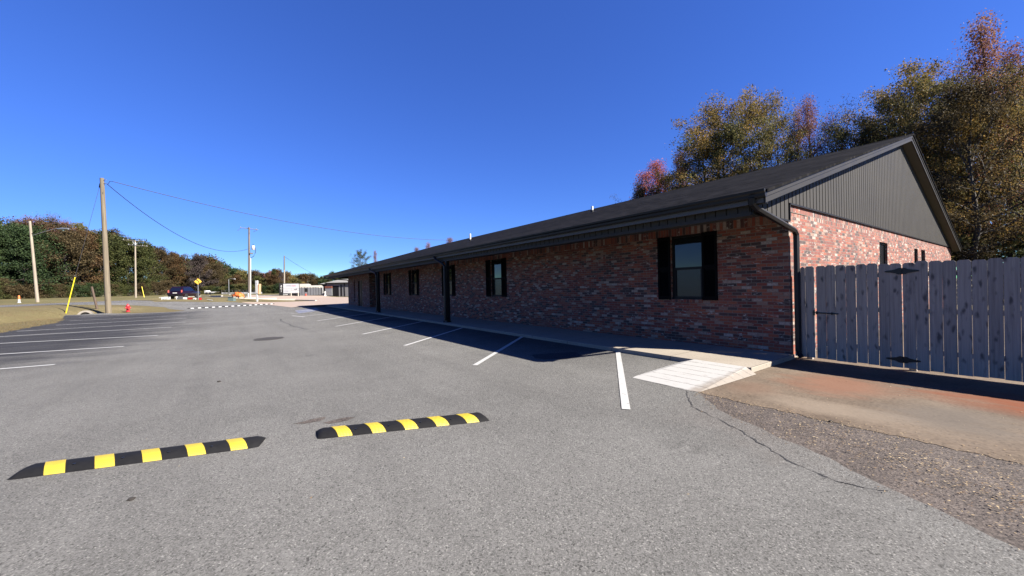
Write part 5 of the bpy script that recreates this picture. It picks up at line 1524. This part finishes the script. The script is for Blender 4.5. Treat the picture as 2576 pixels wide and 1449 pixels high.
m.prism([(xx(1860), zz(490)), (xx(1930), zz(470)), (xx(1985), zz(395)), (xx(2015), zz(300)), (xx(1860), zz(300))], 'y', -.66, -.63); m.build('cloth', 'offwhite', T)
m = MB(); m.tube([(xx(1858), -.64, -.05), (xx(1858), -.64, zz(296))], .03, 8); m.build('pole', 'steel', T)
pw = at(*zS(1625, 648)); T = thing('white_statue', 'small narrow white upright ornament left of the cabinet', 'ornament', pw, YAW)
m = MB(); m.lathe([(.28, 0), (.26, .2), (.12, .35), (.22, .7), (.16, 1.0), (.05, 1.15)], 12); m.build('figure', 'white', T, smooth=True)
q = at(520 / 4.14 * K, (600 + 1138 / 4.14) * K); m = MB(); m.tube([q + Vector((0, 0, .12)), q + rt * 1.9 + Vector((0, 0, .1))], [.14, .1], 8); tag(m.build('fallen_log', 'pole_pale', smooth=True), 'pale fallen log at the foot of the wood across the road', 'log')

# ---------------------------------------------------------------- camera, sun, sky
cd = bpy.data.cameras.new('camera'); cam = bpy.data.objects.new('camera', cd); COL.objects.link(cam); sc.camera = cam
cd.sensor_width = 36; cd.lens = .3756 * 36; cd.clip_start = .05; cd.clip_end = 3000
cp, sp = math.cos(PITCH), math.sin(PITCH)
lvl = lambda u, f, z: Vector((*LD(u, f), z))
Rv, Uv, Fv = lvl(1, 0, 0), lvl(0, -sp, cp), lvl(0, cp, sp)
c, s = math.cos(ROLL), math.sin(ROLL)
rx, up_ = Rv * c - Uv * s, Rv * s + Uv * c
M = Matrix((rx, up_, -Fv)).transposed().to_4x4(); M.translation = (0, 0, EYE); cam.matrix_world = M

travel = Vector((-2.13, 3.53, -3.15)).normalized()
ld = bpy.data.lights.new('sun', 'SUN'); ld.energy = 5.0; ld.angle = R(.53); ld.color = (1, .93, .83)
so = bpy.data.objects.new('sun', ld); COL.objects.link(so); so.rotation_euler = travel.to_track_quat('-Z', 'Y').to_euler(); so.location = (20, -30, 40)
w = bpy.data.worlds.new('World'); sc.world = w; w.use_nodes = True
nt = w.node_tree; bg = nt.nodes['Background']
sky = nt.nodes.new('ShaderNodeTexSky'); sky.sky_type = 'NISHITA'; sky.sun_disc = False
sky.sun_elevation = math.asin(-travel.z); sky.sun_rotation = math.atan2(-travel.x, -travel.y)
sky.air_density = 1.0; sky.dust_density = 0.0; sky.ozone_density = 6.0; sky.altitude = 150
sh = nt.nodes.new('ShaderNodeSeparateColor'); sh.mode = 'HSV'; ch_ = nt.nodes.new('ShaderNodeCombineColor'); ch_.mode = 'HSV'
nt.links.new(sky.outputs[0], sh.inputs[0])
def wm(op, a, b, c=0.0):
    nd = nt.nodes.new('ShaderNodeMath'); nd.operation = op; nt.links.new(a, nd.inputs[0]); nd.inputs[1].default_value = b; nd.inputs[2].default_value = c; return nd.outputs[0]
nt.links.new(wm('MULTIPLY_ADD', sh.outputs[0], .57, .2867), ch_.inputs[0])       # clear, deep autumn sky: bluer, less pale at the horizon
nt.links.new(wm('POWER', sh.outputs[1], .34), ch_.inputs[1])
nt.links.new(wm('MULTIPLY', wm('POWER', sh.outputs[2], .82), 1.15), ch_.inputs[2])
nt.links.new(ch_.outputs[0], bg.inputs[0]); bg.inputs[1].default_value = .052
sc.view_settings.view_transform = 'Standard'; sc.view_settings.look = 'None'; sc.view_settings.exposure = 2.05; sc.view_settings.gamma = 1
sc.render.engine = 'CYCLES'
sc.cycles.max_bounces = 6; sc.cycles.diffuse_bounces = 3; sc.cycles.glossy_bounces = 3; sc.cycles.transparent_max_bounces = 4
